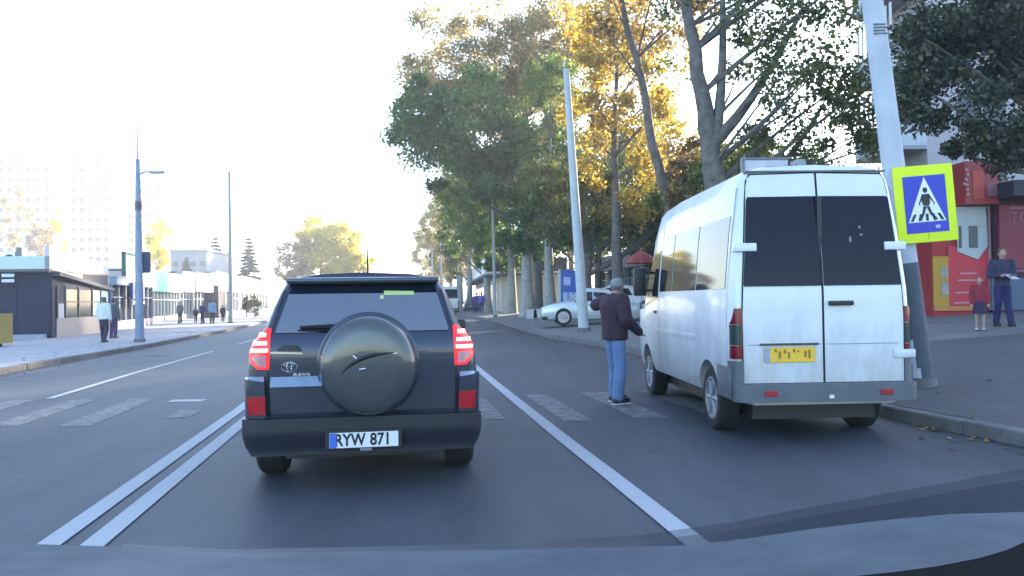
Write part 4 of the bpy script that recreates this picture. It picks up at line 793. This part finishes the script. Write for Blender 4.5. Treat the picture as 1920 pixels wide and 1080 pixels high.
for px, py, H, face, top, tr, kw, lb in ((195, 642, 1.72, -10, (.62, .68, .66), (.03, .025, .05), dict(hair=(.10, .11, .08), bulk=1.15, pose=dict(anl=(-.11, .1, .09), anr=(.1, -.12, .09))), "woman in a white jacket and dark trousers walking past the dark kiosk"),
                                     (213, 634, 1.68, -10, (.05, .07, .08), (.05, .025, .09), dict(), "person in dark clothes walking just ahead of the white jacket"),
                                     (338, 606, 1.62, 170, (.10, .15, .14), (.03, .035, .04), dict(), "person in a dull green coat standing in front of the white glazed shop"),
                                     (380, 607, 1.5, 160, (.06, .035, .11), (.03, .02, .06), dict(bulk=1.2), "short person in a purple coat beside the brown shop entrance"),
                                     (367, 605, 1.15, 0, (.02, .02, .03), (.02, .02, .02), dict(), "child in black next to the purple coat"),
                                     (398, 607, 1.72, -8, (.18, .32, .45), (.015, .018, .03), dict(bulk=1.25, long=True), "person in a light blue jacket walking toward the bare lamp post"),
                                     (418, 603, 1.3, 0, (.04, .04, .08), (.03, .03, .05), dict(), "small dark figure between the light blue jacket and the lamp post")):
    g_ = G(px, py); person(lb, g_, R(face), H, top, tr, group=gp, **kw)
g_ = G(1881, 612); person("man in a dark jacket holding papers in front of the maroon shop", g_, R(165), 1.76, (.035, .03, .075), (.018, .02, .09), group="people by the red shop", pose=dict(wrr=(.12, .28, 1.12), wrl=(-.1, .28, 1.12), anl=(-.12, .12, .09), anr=(.1, -.12, .09)))
man2 = g_
pb = MB().box(-.1, .1, -.14, .14, 0, .006).build("paper_sheets", dif("paper", (.5, .5, .62))); tag(pb, "pale paper sheets held by the man at the maroon shop", "papers"); pb.location = g_ + Vector((-.02, -.36, 1.10)); pb.rotation_euler = (R(25), 0, R(10))
g_ = G(1838, 620); person("little girl in a red top with bare legs beside the red kiosk", g_, R(150), 1.17, (.25, .02, .04), (.03, .015, .05), skirt=True, hair=(.16, .09, .06), shoe=(.5, .35, .35), group="people by the red shop")
for px, Y, lb, top in ((893, 66, "distant person in blue by the market hall wall", (.05, .06, .25)), (903, 64, "distant person in violet by the market hall corner", (.12, .08, .35))):
    p = P(px, 575, Y); person(lb, (p.x, Y, hg(p.x, Y)), 0, 1.7, top, (.03, .03, .12), group="distant people by the market hall")
# ------------------------------------------------------------------ buildings
WALL_W = mat("render_white", (.62, .62, .62), .85, var=.08, scale=1); M_FRW = mat("white_frame", (.66, .68, .68), .5, var=.04)
def shop(name, label, A, Bp, zf, zt, fcol, wcol, bays, group=None, depth=6, base=.4, basecol=None, frame=None, door=None, sign=None):
    A, Bp = Vector(A), Vector(Bp); L = (Bp - A).length; a = math.atan2(Bp.y - A.y, Bp.x - A.x); z = min(hg(A.x, A.y), hg(Bp.x, Bp.y))
    o = empty(name, (A.x, A.y, z), a, label, "shop", group); wm = dif("wall_%.2f_%.2f_%.2f" % wcol, wcol, .8); fm = dif("fascia_%.2f_%.2f_%.2f" % fcol, fcol, .5, var=.06)
    MB().box(0, L, .3, depth, -.3, zt - .08).build("wall", wm, o)
    MB().box(0, L, 0, .30, -.3, base).build("plinth", dif("plinth_%.2f_%.2f_%.2f" % (basecol or wcol), basecol or wcol, .8), o)
    MB().box(-.05, L + .05, -.28, .298, zf, zt, .02).build("fascia", fm, o)
    MB().box(-.1, L + .1, -.34, depth + .1, zt, zt + .08).build("roof", dif("roof_grey", (.35, .35, .36)), o)
    fr = frame or M_FRW; n = bays; w_ = L / n
    for i in range(n + 1):
        MB().box(max(0, i * w_ - .04), min(L, i * w_ + .04), -.02, .12, base, zf).build("post", fr, o)
    for i in range(n):
        x0, x1 = i * w_ + .042, (i + 1) * w_ - .042
        isdoor = door is not None and i == door
        wn = MB().box(x0, x1, .12, .15, base if not isdoor else .05, zf - .02).build("door" if isdoor else "window", M_WIN, o)
        MB().box(x0, x1, .02, .11, (zf * .72), zf * .72 + .05).build("rail", fr, wn)
    if sign:
        sx0, sx1, sc_ = sign
        MB().box(L * sx0, L * sx1, -.32, -.283, zf + .15, zt - .15).build("signboard", dif("sb_%.2f_%.2f_%.2f" % sc_, sc_, .5), o)
    return o
def XS(Y): return -27.5 - .2 * (Y - 55)
gs = "market shops along the far pavement"
segs = [(57.5, 62.8, 2.5, 4.0, (.36, .42, .46), (.4, .4, .4), 5, "pale fascia shop with white glazed front behind the lamp pole", (.1, .7, (.10, .16, .45))),
        (63, 68.5, 2.5, 4.15, (.03, .34, .32), (.3, .35, .35), 5, "shop with a turquoise fascia and white glazed front", None),
        (68.7, 74.5, 2.5, 4.1, (.42, .43, .45), (.4, .4, .4), 5, "plain white fascia shop behind the person in green", (.3, .4, (.5, .5, .52))),
        (74.7, 80.5, 2.6, 4.5, (.40, .42, .46), (.4, .4, .4), 4, "white shop with a grey billboard on its fascia", (.25, .85, (.28, .28, .30))),
        (81, 92, 2.7, 4.7, (.44, .33, .36), (.4, .33, .33), 6, "pinkish shop with a brown side wall", (.1, .6, (.7, .62, .62))),
        (92.5, 112, 3.0, 5.2, (.68, .68, .70), (.6, .6, .6), 7, "long white shop ending near the bare lamp post", None),
        (113, 150, 3.0, 5.4, (.62, .60, .64), (.6, .6, .6), 8, "farthest pale shop before the road bends", None)]
for i, (a, b_, zf, zt, fc, wc, n, lb, sg_) in enumerate(segs):
    shop("market_shop", lb, (XS(a), a), (XS(b_), b_), zf, zt, fc, wc, n, gs, base=.45, basecol=(.4, .4, .42), sign=sg_, door=1)
# dark recess beside the pinkish shop, bushes, boards
p = P(396, 600, 80); dk = empty("dark_booth", (p.x, 80, hg(p.x, 80)), 0, "narrow dark brown booth with an open doorway between the shops", "booth")
MB().box(-.75, .75, 0, 2, 0, 2.6).build("wall", dif("brown_dark", (.05, .04, .05)), dk); MB().box(.25, .78, -.05, .1, 2.0, 3.3).build("chimney_board", dif("brown2", (.12, .10, .10)), dk); MB().box(-.5, .3, -.03, -.004, .1, 2.1).build("doorway", M_WIN, dk)
for px, Y, lb in ((478, 82, "dark green potted shrub in front of the long white shop"), (462, 84, "darker potted shrub beside the bare lamp post")):
    p = P(px, 595, Y); tree("shrub", lb, p.x, Y, [(0, 0, 0), (0, 0, .8), (0, 0, 1.4)], .05, [(0, 0, 1.3, .6, .5, .9, 14, .35)], 60, .16, L_DARK, int(px), group="potted shrubs", cat="shrub")
# second shop: blue sign and green framed board
def lin(o, name, x0, x1, y0, y1, z0, z1, m): return MB().box(x0, x1, y0, y1, z0, z1).build(name, m, o)
A, Bp = (-22.3, 44.0), (-24.6, 54)
s2 = shop("blue_sign_shop", "glazed shop with a blue sign and green framed roof board beyond the kiosk", A, Bp, 2.55, 2.95, (.30, .36, .42), (.32, .31, .36), 7, None, base=.5, basecol=(.3, .28, .33), frame=mat("grey_frame", (.28, .30, .36), .5))
bd_ = lin(s2, "roof_board", 1.6, 6.6, -.3, -.2, 3.2, 4.35, mat("board_pattern", (.10, .17, .20), .5, c2=(.55, .62, .62), scale=1.6))
lin(bd_, "board_frame", 1.5, 1.62, -.36, -.14, 3.05, 4.5, dif("dark_green", (.04, .10, .08))); lin(bd_, "board_frame", 1.5, 6.7, -.36, -.14, 4.38, 4.48, MATS["dark_green"]); lin(bd_, "board_frame", 1.5, 6.7, -.36, -.14, 3.05, 3.15, M_FRW)
lin(s2, "blue_signboard", 2.6, 5.6, -.5, -.36, 1.75, 2.75, dif("sign_royal", (.04, .08, .5), .4)); lin(s2, "pink_strip", 2.6, 5.6, -.5, -.36, 1.45, 1.65, dif("pinkish", (.5, .42, .5)))
lt = MB()
for k in range(4): lt.box(3.0 + .55 * k, 3.35 + .55 * k, -.515, -.503, 2.1, 2.35)
lt.build("sign_lettering", dif("lt", (.35, .45, .8)), s2)
# kiosk
kx, ky = -20.1, 34.5; a = math.atan2(7.2, -1.35); kz = hg(kx, ky)
ks = empty("kiosk", (kx, ky, kz), R(9.5), "dark navy kiosk with a pale roof fascia and air conditioner on its roof", "kiosk")
M_KN = mat("navy_panel", (.010, .015, .045), .6, spec=.3, var=.12, scale=1.5); M_PFC = mat("pale_fascia", (.48, .60, .64), .5, var=.08, scale=.6)
nrm = lambda t: (-.18 * t, t)       # side wall runs back along the road
MB().box(-5.5, 0, .0, 7.2, -.1, 2.9).build("wall", M_KN, ks)
for i in range(4):
    lin(ks, "panel", -5.4 + i * 1.36, -4.12 + i * 1.36, -.03, 0, .08, 2.15, M_KN)
lin(ks, "fascia", -5.7, .1, -.5, -.01, 3.0, 3.55, M_PFC); lin(ks, "roof", -5.6, .05, -.45, 7.2, 2.9, 3.0, dif("roof_brown", (.16, .13, .11)))
MB().add([(.1, -.5, 3.0), (.1, -.5, 4.0), (-.1, 7.6, 3.5), (-.1, 7.6, 2.35), (-.1, -.5, 3.0), (-.1, -.5, 4.0), (-.3, 7.6, 3.5), (-.3, 7.6, 2.35)], [(0, 1, 2, 3), (4, 7, 6, 5), (0, 4, 5, 1), (2, 6, 7, 3), (0, 3, 7, 4), (1, 5, 6, 2)]).build("side_fascia", mat("side_fascia_white", (.55, .56, .60), .6, var=.06, scale=.8), ks)
MB().add([(0.35, -.1, 2.72), (.35, -.1, 2.9), (.2, 7.6, 2.3), (.2, 7.6, 2.15), (0, -.1, 2.72), (0, -.1, 2.9), (0, 7.6, 2.3), (0, 7.6, 2.15)], [(0, 1, 2, 3), (4, 7, 6, 5), (0, 4, 5, 1), (2, 6, 7, 3), (0, 3, 7, 4), (1, 5, 6, 2)]).build("awning_rail", mat("rail_dark", (.03, .035, .05), .5), ks)
lin(ks, "side_plinth", .002, .06, .35, 7.2, -.1, .85, dif("tan_plinth", (.33, .29, .28)))
for i, (y0, y1, m_) in enumerate(((.5, 1.3, M_KN), (1.4, 2.9, M_WIN), (3.0, 4.7, M_WIN), (4.8, 5.9, dif("mint_sheet", (.45, .62, .62))), (6.0, 7.1, MATS["mint_sheet"]))):
    wv = lin(ks, "side_window", .002, .03, y0, y1, .9, 2.15, m_); lin(wv, "frame", .031, .07, y0 - .1, y0, .85, 2.3, MATS["rail_dark"]); lin(wv, "rail", .031, .07, y0, y1, 1.55, 1.6, MATS["rail_dark"])
lin(ks, "door_sheet", .002, .035, .6, 1.2, .3, 1.5, dif("pale_sheet", (.45, .47, .52)))
for x in (-5.2, -4.2, -3.2, -2.45, -1.8):
    lin(ks, "sign_strip", x, x + .48, -.52, -.45, 2.66, 2.80, dif("strip_white", (.6, .66, .75))); lin(ks, "sign_strip", x, x + .48, -.52, -.45, 2.44, 2.57, MATS["strip_white"])
lin(ks, "awning", -5.6, 0, -.42, -.03, 2.84, 2.98, M_KN)
lin(ks, "step", -1.5, -.2, -.5, -.05, -.02, .18, dif("step_grey", (.3, .33, .4)))
p = P(28, 468, 35.5); ac = empty("air_conditioner", (p.x, 35.5, kz + 3.01), 0, "boxy air conditioning unit on the kiosk roof", "air conditioner")
MB().box(-.42, .1, -.15, .25, .08, .85, .03).build("casing", M_FRW, ac); MB().lathe([(-.17, .26), (-.151, .28)], (-.17, 0, .45), 'y', 20).build("fan_grille", M_BLK, ac); MB().box(-.42, -.3, -.1, .2, 0, .08).box(0, .1, -.1, .2, 0, .08).build("foot", M_BLK, ac)
ac2 = MB().box(.15, .4, -.15, .25, 0, 1.05, .03).build("vent_cabinet", mat("cab_grey", (.12, .13, .15), .5)); tag(ac2, "tall dark vent cabinet standing next to the air conditioner on the kiosk roof", "vent"); ac2.location = (p.x, 35.5, kz + 3.0)
p = G(8, 650); fz_ = empty("drinks_cabinet", (p.x - .42, p.y, p.z), 0, "red and yellow drinks cabinet standing against the dark kiosk", "cabinet")
lin(fz_, "cabinet_body", -.8, .5, -.35, .35, .12, 1.15, mat("cab_yellow", (.30, .22, .05), .5)); lin(fz_, "red_panel", -.75, .3, -.37, -.352, .7, 1.05, mat("cab_red", (.5, .08, .08), .5)); lin(fz_, "orange_panel", -.75, .3, -.37, -.352, .4, .62, mat("cab_orange", (.45, .2, .05), .5)); lin(fz_, "green_frame", .32, .5, -.37, -.352, .14, 1.12, mat("cab_green", (.2, .3, .12), .5))
for x in (-.7, .4): MB().lathe([(-.04, .08), (.04, .08)], (x, -.2, .08), 'x', 12).build("castor", M_RUB, fz_)
# grey flat building and tower blocks
def block(name, label, x0, x1, Y, top, wcol, nx, nz, wsz, depth=14, group=None, sides=0, m_win=None, z0=2.0, bal=False):
    o = empty(name, ((x0 + x1) / 2, Y, 0), 0, label, "building", group); W = (x1 - x0); wm = dif("bw_%.2f_%.2f_%.2f" % wcol, wcol, .85, var=.06, scale=.4)
    MB().box(-W / 2, W / 2, 0, depth, -.6, top).build("wall", wm, o); MB().box(-W / 2 - .3, W / 2 + .3, -.3, depth + .3, top, top + .4).build("roof", dif("roof_grey", (.35, .35, .36)), o)
    proto = None; fz0 = (top - z0) / nz
    for i in range(nx):
        for k in range(nz):
            cx = -W / 2 + W * (i + .5) / nx; cz = z0 + fz0 * (k + .5)
            if proto is None:
                proto = MB().box(-wsz[0] / 2, wsz[0] / 2, -.06, -.01, -wsz[1] / 2, wsz[1] / 2).build("window", m_win or M_WIN, o); proto.location = (cx, 0, cz)
            else:
                c_ = proto.copy(); col.objects.link(c_); c_.parent = o; c_.location = (cx, 0, cz)
    return o
xa = P(320, 500, 130).x; xb = P(388, 500, 130).x
block("flat_roofed_building", "grey flat-roofed building behind the small fir tree", xa, xb, 130, P(350, 472, 130).z, (.36, .36, .38), 4, 2, (.8, .8))
Mtw = mat("tower_glass", (.04, .04, .045), .1, spec=.6, var=.4, scale=.2)
for px0, px1, pt, lb, nx in ((-60, 96, 292, "widest pale tower block, cut by the photo edge above the kiosk", 9), (130, 206, 292, "pale tower block with columns of small dark windows", 5), (236, 305, 335, "lower pale tower block behind the lamp pole", 4)):
    Y = 250; block("tower_block", lb, P(px0, 300, Y).x, P(px1, 300, Y).x, Y, P(px0, pt, Y).z, (.72, .70, .70), nx, 15, (1.3, 1.3), m_win=Mtw, group="pale tower blocks")
# right side: low shops behind the trees
gr = "low shops behind the roadside trees"
rs = [((6.3, 60), (7.4, 52), 2.5, 3.4, (.30, .29, .32), (.25, .24, .27), 4, "grey fronted shop behind the pale trunks"), ((7.5, 51.5), (8.6, 44), 2.5, 3.6, (.22, .20, .24), (.2, .2, .22), 4, "dark grey shop beyond the blue information board"),
      ((8.7, 43.5), (9.9, 37), 2.6, 3.7, (.40, .50, .46), (.3, .32, .32), 3, "pale green fascia shop seen above the man's cap"), ((10.0, 36.5), (11.6, 29), 2.5, 3.6, (.33, .10, .09), (.25, .2, .2), 4, "reddish fascia shop hidden mostly by the minibus")]
for A_, B_, zf, zt, fc, wc, n, lb in rs: shop("row_shop", lb, A_, B_, zf, zt, fc, wc, n, gr, frame=MATS["grey_frame"], base=.5)
p = P(1070, 570, 34); ib = empty("information_board", (p.x, 34, hg(p.x, 34)), R(5), "tall blue information board beside the parked silver car", "board")
lin(ib, "panel", -.42, .42, -.05, .05, .35, 2.25, mat("info_blue", (.04, .09, .38), .4)); lin(ib, "frame", -.5, -.42, -.07, .07, 0, 2.3, mat("teal_frame", (.25, .42, .42), .4)); lin(ib, "frame", .42, .5, -.07, .07, 0, 2.3, MATS["teal_frame"])
for k in range(3): lin(ib, "notice", -.33 + .24 * k, -.14 + .24 * k, -.06, -.052, .7, 1.3, dif("notice", (.35, .45, .65)))
lin(ib, "header_mark", -.3, .0, -.06, -.052, 1.6, 1.95, MATS["notice"])
for k, px in enumerate((997, 1010)):
    p = P(px, 585, 43); bl = MB().prism([(-.3, 0), (.3, 0), (.24, .5), (-.24, .5)], 'y', -.25, .25).build("concrete_block", mat("white_block", (.55, .53, .55), .8)); tag(bl, ("white concrete block beside the whitish trunk", "white concrete block nearer the silver car")[k], "bollard", "white concrete blocks on the pavement"); bl.location = (p.x, 43, hg(p.x, 43))
p = P(1206, 500, 30); ps = empty("parasol", (p.x, 30.5, hg(p.x, 30.5)), 0, "rust red parasol seen just past the front of the minibus", "parasol")
MB().tube([(0, 0, 0), (0, 0, 2.7)], .025, 8).build("pole", M_CONC, ps); MB().lathe([(2.25, .62), (2.22, .64), (2.5, .4), (2.72, .05)], (0, 0, 0), 'z', 8).build("canopy", mat("rust_cloth", (.25, .04, .04), .8), ps); MB().lathe([(.0, .25), (.06, .25), (.1, .05)], (0, 0, 0), 'z', 12).build("base", M_KERB, ps)
# market hall with white wedge canopy
hA, hB = Vector((-5.6, 104)), Vector((-1.55, 62)); L = (hB - hA).length; zh = hg(hB.x, hB.y)
mk = empty("market_hall", (hA.x, hA.y, zh), math.atan2(hB.y - hA.y, hB.x - hA.x), "low market hall with a deep white roof edge and dark gable end", "building")
MB().box(0, L - 1, .8, 6, -.3, 3.0).build("wall", mat("cream_wall", (.55, .52, .42), .8), mk)
MB().prism([(-.6, 3.1), (-.6, 4.3), (6, 4.3), (6, 3.1)], 'x', 0, L).build("canopy", mat("canopy_white", (.74, .74, .76), .5, var=.03), mk)
lin(mk, "gable_end", L + .001, L + .05, -.4, 5.9, 3.25, 4.28, dif("gable_dark", (.045, .035, .04))); lin(mk, "soffit", 0, L + .6, -.5, 1.5, 2.95, 3.09, dif("soffit", (.2, .17, .15)))
for i in range(8): lin(mk, "window", 2 + i * 4.6, 4.6 + i * 4.6, .76, .798, .6, 2.4, M_WIN)
# apartment block and red shop on the right
ap = empty("apartment_block", (15.9, 30, .9), 0, "pale grey apartment block behind the dark tree", "building")
M_AP = mat("apartment_render", (.42, .40, .43), .85, var=.08, scale=.5)
MB().prism([(0, 0), (26, 0), (26, 14), (6.5, 14), (0, 3.4)], "z", -1.5, 18).build("wall", M_AP, ap)
for fl in range(5):
    z0 = 3.0 + 3.05 * fl
    bl = MB().box(-1.3, 0, .0, 3.3, z0, z0 + .14).build("balcony", mat("slab", (.3, .31, .34), .8), ap)
    MB().box(-1.3, -1.24, 0, 3.3, z0 + .14, z0 + 1.0).box(-1.24, 0, -.0, .06, z0 + .14, z0 + 1.0).build("parapet", mat("parapet", (.5, .54, .60), .7), bl)
    MB().box(-1.34, 0, -.05, 3.3, z0 + 1.0, z0 + 1.07).build("rail", mat("rail_dk", (.06, .07, .09), .5), bl)
    bars = MB()
    for k in range(8): bars.box(-1.3, -1.25, k * .4, k * .4 + .12, z0 + 1.07, z0 + 2.6)
    bars.build("glazing_bars", mat("gl_bars", (.55, .56, .62), .6), bl)
    for i in range(6):
        wn = MB().box(1.2 + i * 3.6, 3.0 + i * 3.6, -.05, -.01, z0 + .6, z0 + 2.2).build("window", M_WIN, ap)
        MB().box(2.06 + i * 3.6, 2.14 + i * 3.6, -.08, -.052, z0 + .6, z0 + 2.2).box(1.12 + i * 3.6, 3.08 + i * 3.6, -.14, -.052, z0 + .5, z0 + .6).build("sill", M_FRW, wn)
    wn = MB().box(-.04, -.01, .6, 2.8, z0 + .3, z0 + 2.3).build("window", M_WIN, ap)
# red kiosk in front
Y = 21.5; pz = P(1810, 582, Y).z; gx = lambda px: P(px, 450, Y).x; gz = lambda py: P(1820, py, Y).z - pz
k0 = gx(1748); rk = empty("red_kiosk", (k0, Y, pz), 0, "red kiosk with a white house-shaped panel and a lit red box sign above", "kiosk")
xx = lambda px: gx(px) - k0
MB().box(0, xx(1852), .02, 3.5, -.6, gz(385)).build("wall", mat("red_wall", (.34, .02, .03), .6, var=.15, scale=2), rk)
lin(rk, "red_panel", xx(1776), xx(1850), -.03, .018, gz(572), gz(462), mat("red_panel", (.52, .025, .045), .5, var=.1, scale=2))
MB().prism([(xx(1793), gz(388)), (xx(1847), gz(388)), (xx(1849), gz(462)), (xx(1830), gz(487)), (xx(1793), gz(472))], 'y', -.07, -.031).build("house_shaped_panel", mat("panel_pale", (.42, .48, .52), .5, var=.08, scale=1), rk)
for a_, b_ in ((1795, 1800), (1814, 1830)): lin(rk, "dark_pane", xx(a_), xx(b_), -.085, -.071, gz(465), gz(424), mat("pane_dk", (.03, .05, .07), .3))
sgb = lin(rk, "box_sign", xx(1792), xx(1854), -.5, .3, gz(386), gz(308), mat("box_red", (.32, .015, .03), .4, var=.2, scale=2)); lin(sgb, "lit_panel", xx(1806), xx(1826), -.52, -.501, gz(378), gz(325), dif("lit_red", (.5, .04, .03), .4, var=.15)); lin(sgb, "pink_patch", xx(1832), xx(1852), -.52, -.501, gz(372), gz(350), dif("pinkp", (.35, .15, .2)))
cs = MB()
for k in range(6): cs.tube([(xx(1792) + .06 * math.sin(k * 1.7), -.53, gz(322 + 9 * k)), (xx(1796), -.53, gz(326 + 9 * k))], .03, 6)
cs.build("vertical_lettering", dif("lett_cream", (.55, .42, .38)), sgb)["kind"] = "stuff"
ps_ = lin(rk, "poster", xx(1748), xx(1776), -.03, .018, gz(580), gz(480), mat("poster_yellow", (.40, .32, .02), .6, c2=(.55, .18, .03), scale=1.2))
for a_, b_ in ((500, 520), (528, 553)): lin(ps_, "print", xx(1762), xx(1775), -.04, -.031, gz(b_), gz(a_), mat("print_white", (.5, .48, .45), .6, c2=(.12, .15, .1), scale=9))
st = MB()
for a_, b_, z_ in ((1798, 1828, 511), (1792, 1842, 524), (1788, 1822, 547), (1785, 1845, 566)): st.box(xx(a_), xx(b_), -.045, -.031, gz(z_ + 3), gz(z_))
st.build("printed_lines", dif("pink_print", (.55, .25, .3)), rk)
lin(rk, "orange_skirt", 0, xx(1845), -.05, -.031, gz(582), gz(573), dif("orange", (.5, .2, .06))); lin(rk, "corner_post", xx(1850), xx(1854), -.1, .0, gz(582), gz(386), dif("post_pink", (.35, .2, .25)))
ms_ = empty("maroon_shop", (gx(1857), Y - .3, pz), 0, "dark maroon shop front with pale lettering next to the red kiosk", "shop"); x2 = lambda px: P(px, 450, Y - .3).x - gx(1857)
lin(ms_, "wall", 0, 7, .02, 4, -.6, gz(345), mat("maroon", (.06, .012, .03), .6, var=.15)); lin(ms_, "signboard", x2(1872), 6.8, -.06, .018, gz(505), gz(388), mat("maroon_sign", (.20, .012, .035), .5, var=.1)); lin(ms_, "awning", -.1, 7, -.9, .01, gz(378), gz(350), mat("awning_dk", (.02, .022, .04), .6))
lin(ms_, "blue_base", x2(1856), 7, -.05, .018, gz(582), gz(523), mat("base_blue", (.07, .11, .17), .6, var=.1)); lin(ms_, "pink_ledge", x2(1895), 7, -.09, -.061, gz(512), gz(507), dif("pinkp2", (.25, .1, .16)))
textmesh("lettering", "TOTA", .42, dif("pale_maroon", (.30, .14, .18)), ms_, (x2(1890), -.07, gz(412)), align='LEFT', ext=.008)
lin(ms_, "lettering_line", x2(1892), 5, -.07, -.061, gz(396), gz(391), MATS["pale_maroon"])
a3 = MB().box(0, .8, -.3, 0, 0, .5, .03).build("air_conditioner", M_FRW); tag(a3, "white air conditioner box above the maroon shop awning", "air conditioner"); a3.location = (P(1907, 350, Y).x, Y - .35, P(1907, 356, Y).z)
# fallen leaves along the kerbs
def litter():
    g = np.random.default_rng(5); V = []
    for i in range(1700):
        y = g.uniform(5, 45)
        if i % 3: x = XR(y) + (abs(g.normal()) * 1.6 + .2) * (1 if i % 2 else -.18)
        else: x = XL(y) - (abs(g.normal()) * 1.2) * (1 if i % 2 else -.3)
        if XR(y) - .02 < x < XR(y) + .17 or XL(y) - .17 < x < XL(y) + .02: continue
        z = hg(x, y) + .012; a = g.uniform(0, 6.28); s = g.uniform(.02, .045); c_, s_ = math.cos(a) * s, math.sin(a) * s; t = g.uniform(-.01, .015, 4)
        V += [(x - c_, y - s_, z + t[0]), (x + s_ * .7, y - c_ * .7, z + t[1]), (x + c_, y + s_, z + t[2]), (x - s_ * .7, y + c_ * .7, z + t[3])]
    o = MB().add(V, [(4 * i, 4 * i + 1, 4 * i + 2, 4 * i + 3) for i in range(len(V) // 4)]).build("fallen_leaves", leafmat("dry_leaf", [(.12, .07, .02), (.30, .20, .04), (.22, .14, .05)], .1)); o["kind"] = "stuff"
litter()
# ------------------------------------------------------------------ the car that carries the camera
own = empty("own_car", (0, 0, 0), 0, "grey-blue bonnet of the car the picture is taken from", "car")
edge = [(-420, 1022), (0, 1018), (250, 1026), (430, 1037), (700, 1035), (1000, 1030), (1300, 1022), (1400, 1010), (1520, 992), (1650, 976), (1780, 964), (1920, 960), (2300, 975)]
vs = []; n = len(edge)
for px, py in edge:
    for t in (0, .25, .5, .75, 1): 
        q_ = P(px, py + (1300 - py) * t * .55, 1.55 - .75 * t); q_.z -= (.03 if t > 0 else 0) * 0; vs.append(q_)
    q_ = P(px, py, 1.55); vs.append(Vector((q_.x, 1.60, q_.z - .10)))
fs = []
for i in range(n - 1):
    for j in range(4): fs.append((i * 6 + j, i * 6 + j + 1, (i + 1) * 6 + j + 1, (i + 1) * 6 + j))
    fs.append((i * 6, (i + 1) * 6, (i + 1) * 6 + 5, i * 6 + 5))
M_HOOD = mat("bonnet_paint", (.048, .062, .082), .6, .0, spec=.12, c2=(.10, .12, .145), scale=4)
MB().add(vs, fs).build("bonnet", M_HOOD, own, 50)
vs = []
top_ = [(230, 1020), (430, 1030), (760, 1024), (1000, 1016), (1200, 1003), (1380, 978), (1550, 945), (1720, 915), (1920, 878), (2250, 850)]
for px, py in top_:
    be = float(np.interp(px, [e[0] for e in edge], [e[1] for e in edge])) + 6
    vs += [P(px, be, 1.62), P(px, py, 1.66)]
hm = mat("dark_reflection", (.01, .012, .022), .4, alpha=.5)  # see-through dark tint imitating a windscreen reflection above the bonnet
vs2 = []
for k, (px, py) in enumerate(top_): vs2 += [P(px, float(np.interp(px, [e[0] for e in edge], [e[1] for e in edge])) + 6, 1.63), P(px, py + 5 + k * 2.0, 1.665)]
MB().add(vs2, [(2 * i, 2 * i + 1, 2 * i + 3, 2 * i + 2) for i in range(len(top_) - 1)]).build("reflection_band_inner", hm, own, 50)
MB().add(vs, [(2 * i, 2 * i + 1, 2 * i + 3, 2 * i + 2) for i in range(len(top_) - 1)]).build("reflection_band", hm, own, 50)
MB().add([P(1500, 1092, .55), P(1594, 1081, .55), P(1680, 1072, .55), P(1760, 1061, .55), P(1837, 1046, .55), P(1885, 1032, .55), P(1935, 1010, .55), P(2100, 960, .55), P(2100, 1300, .55), P(1560, 1300, .55)], [tuple(range(10))]).build("dashboard_corner", mat("dash_black", (.006, .005, .008), .9), own)
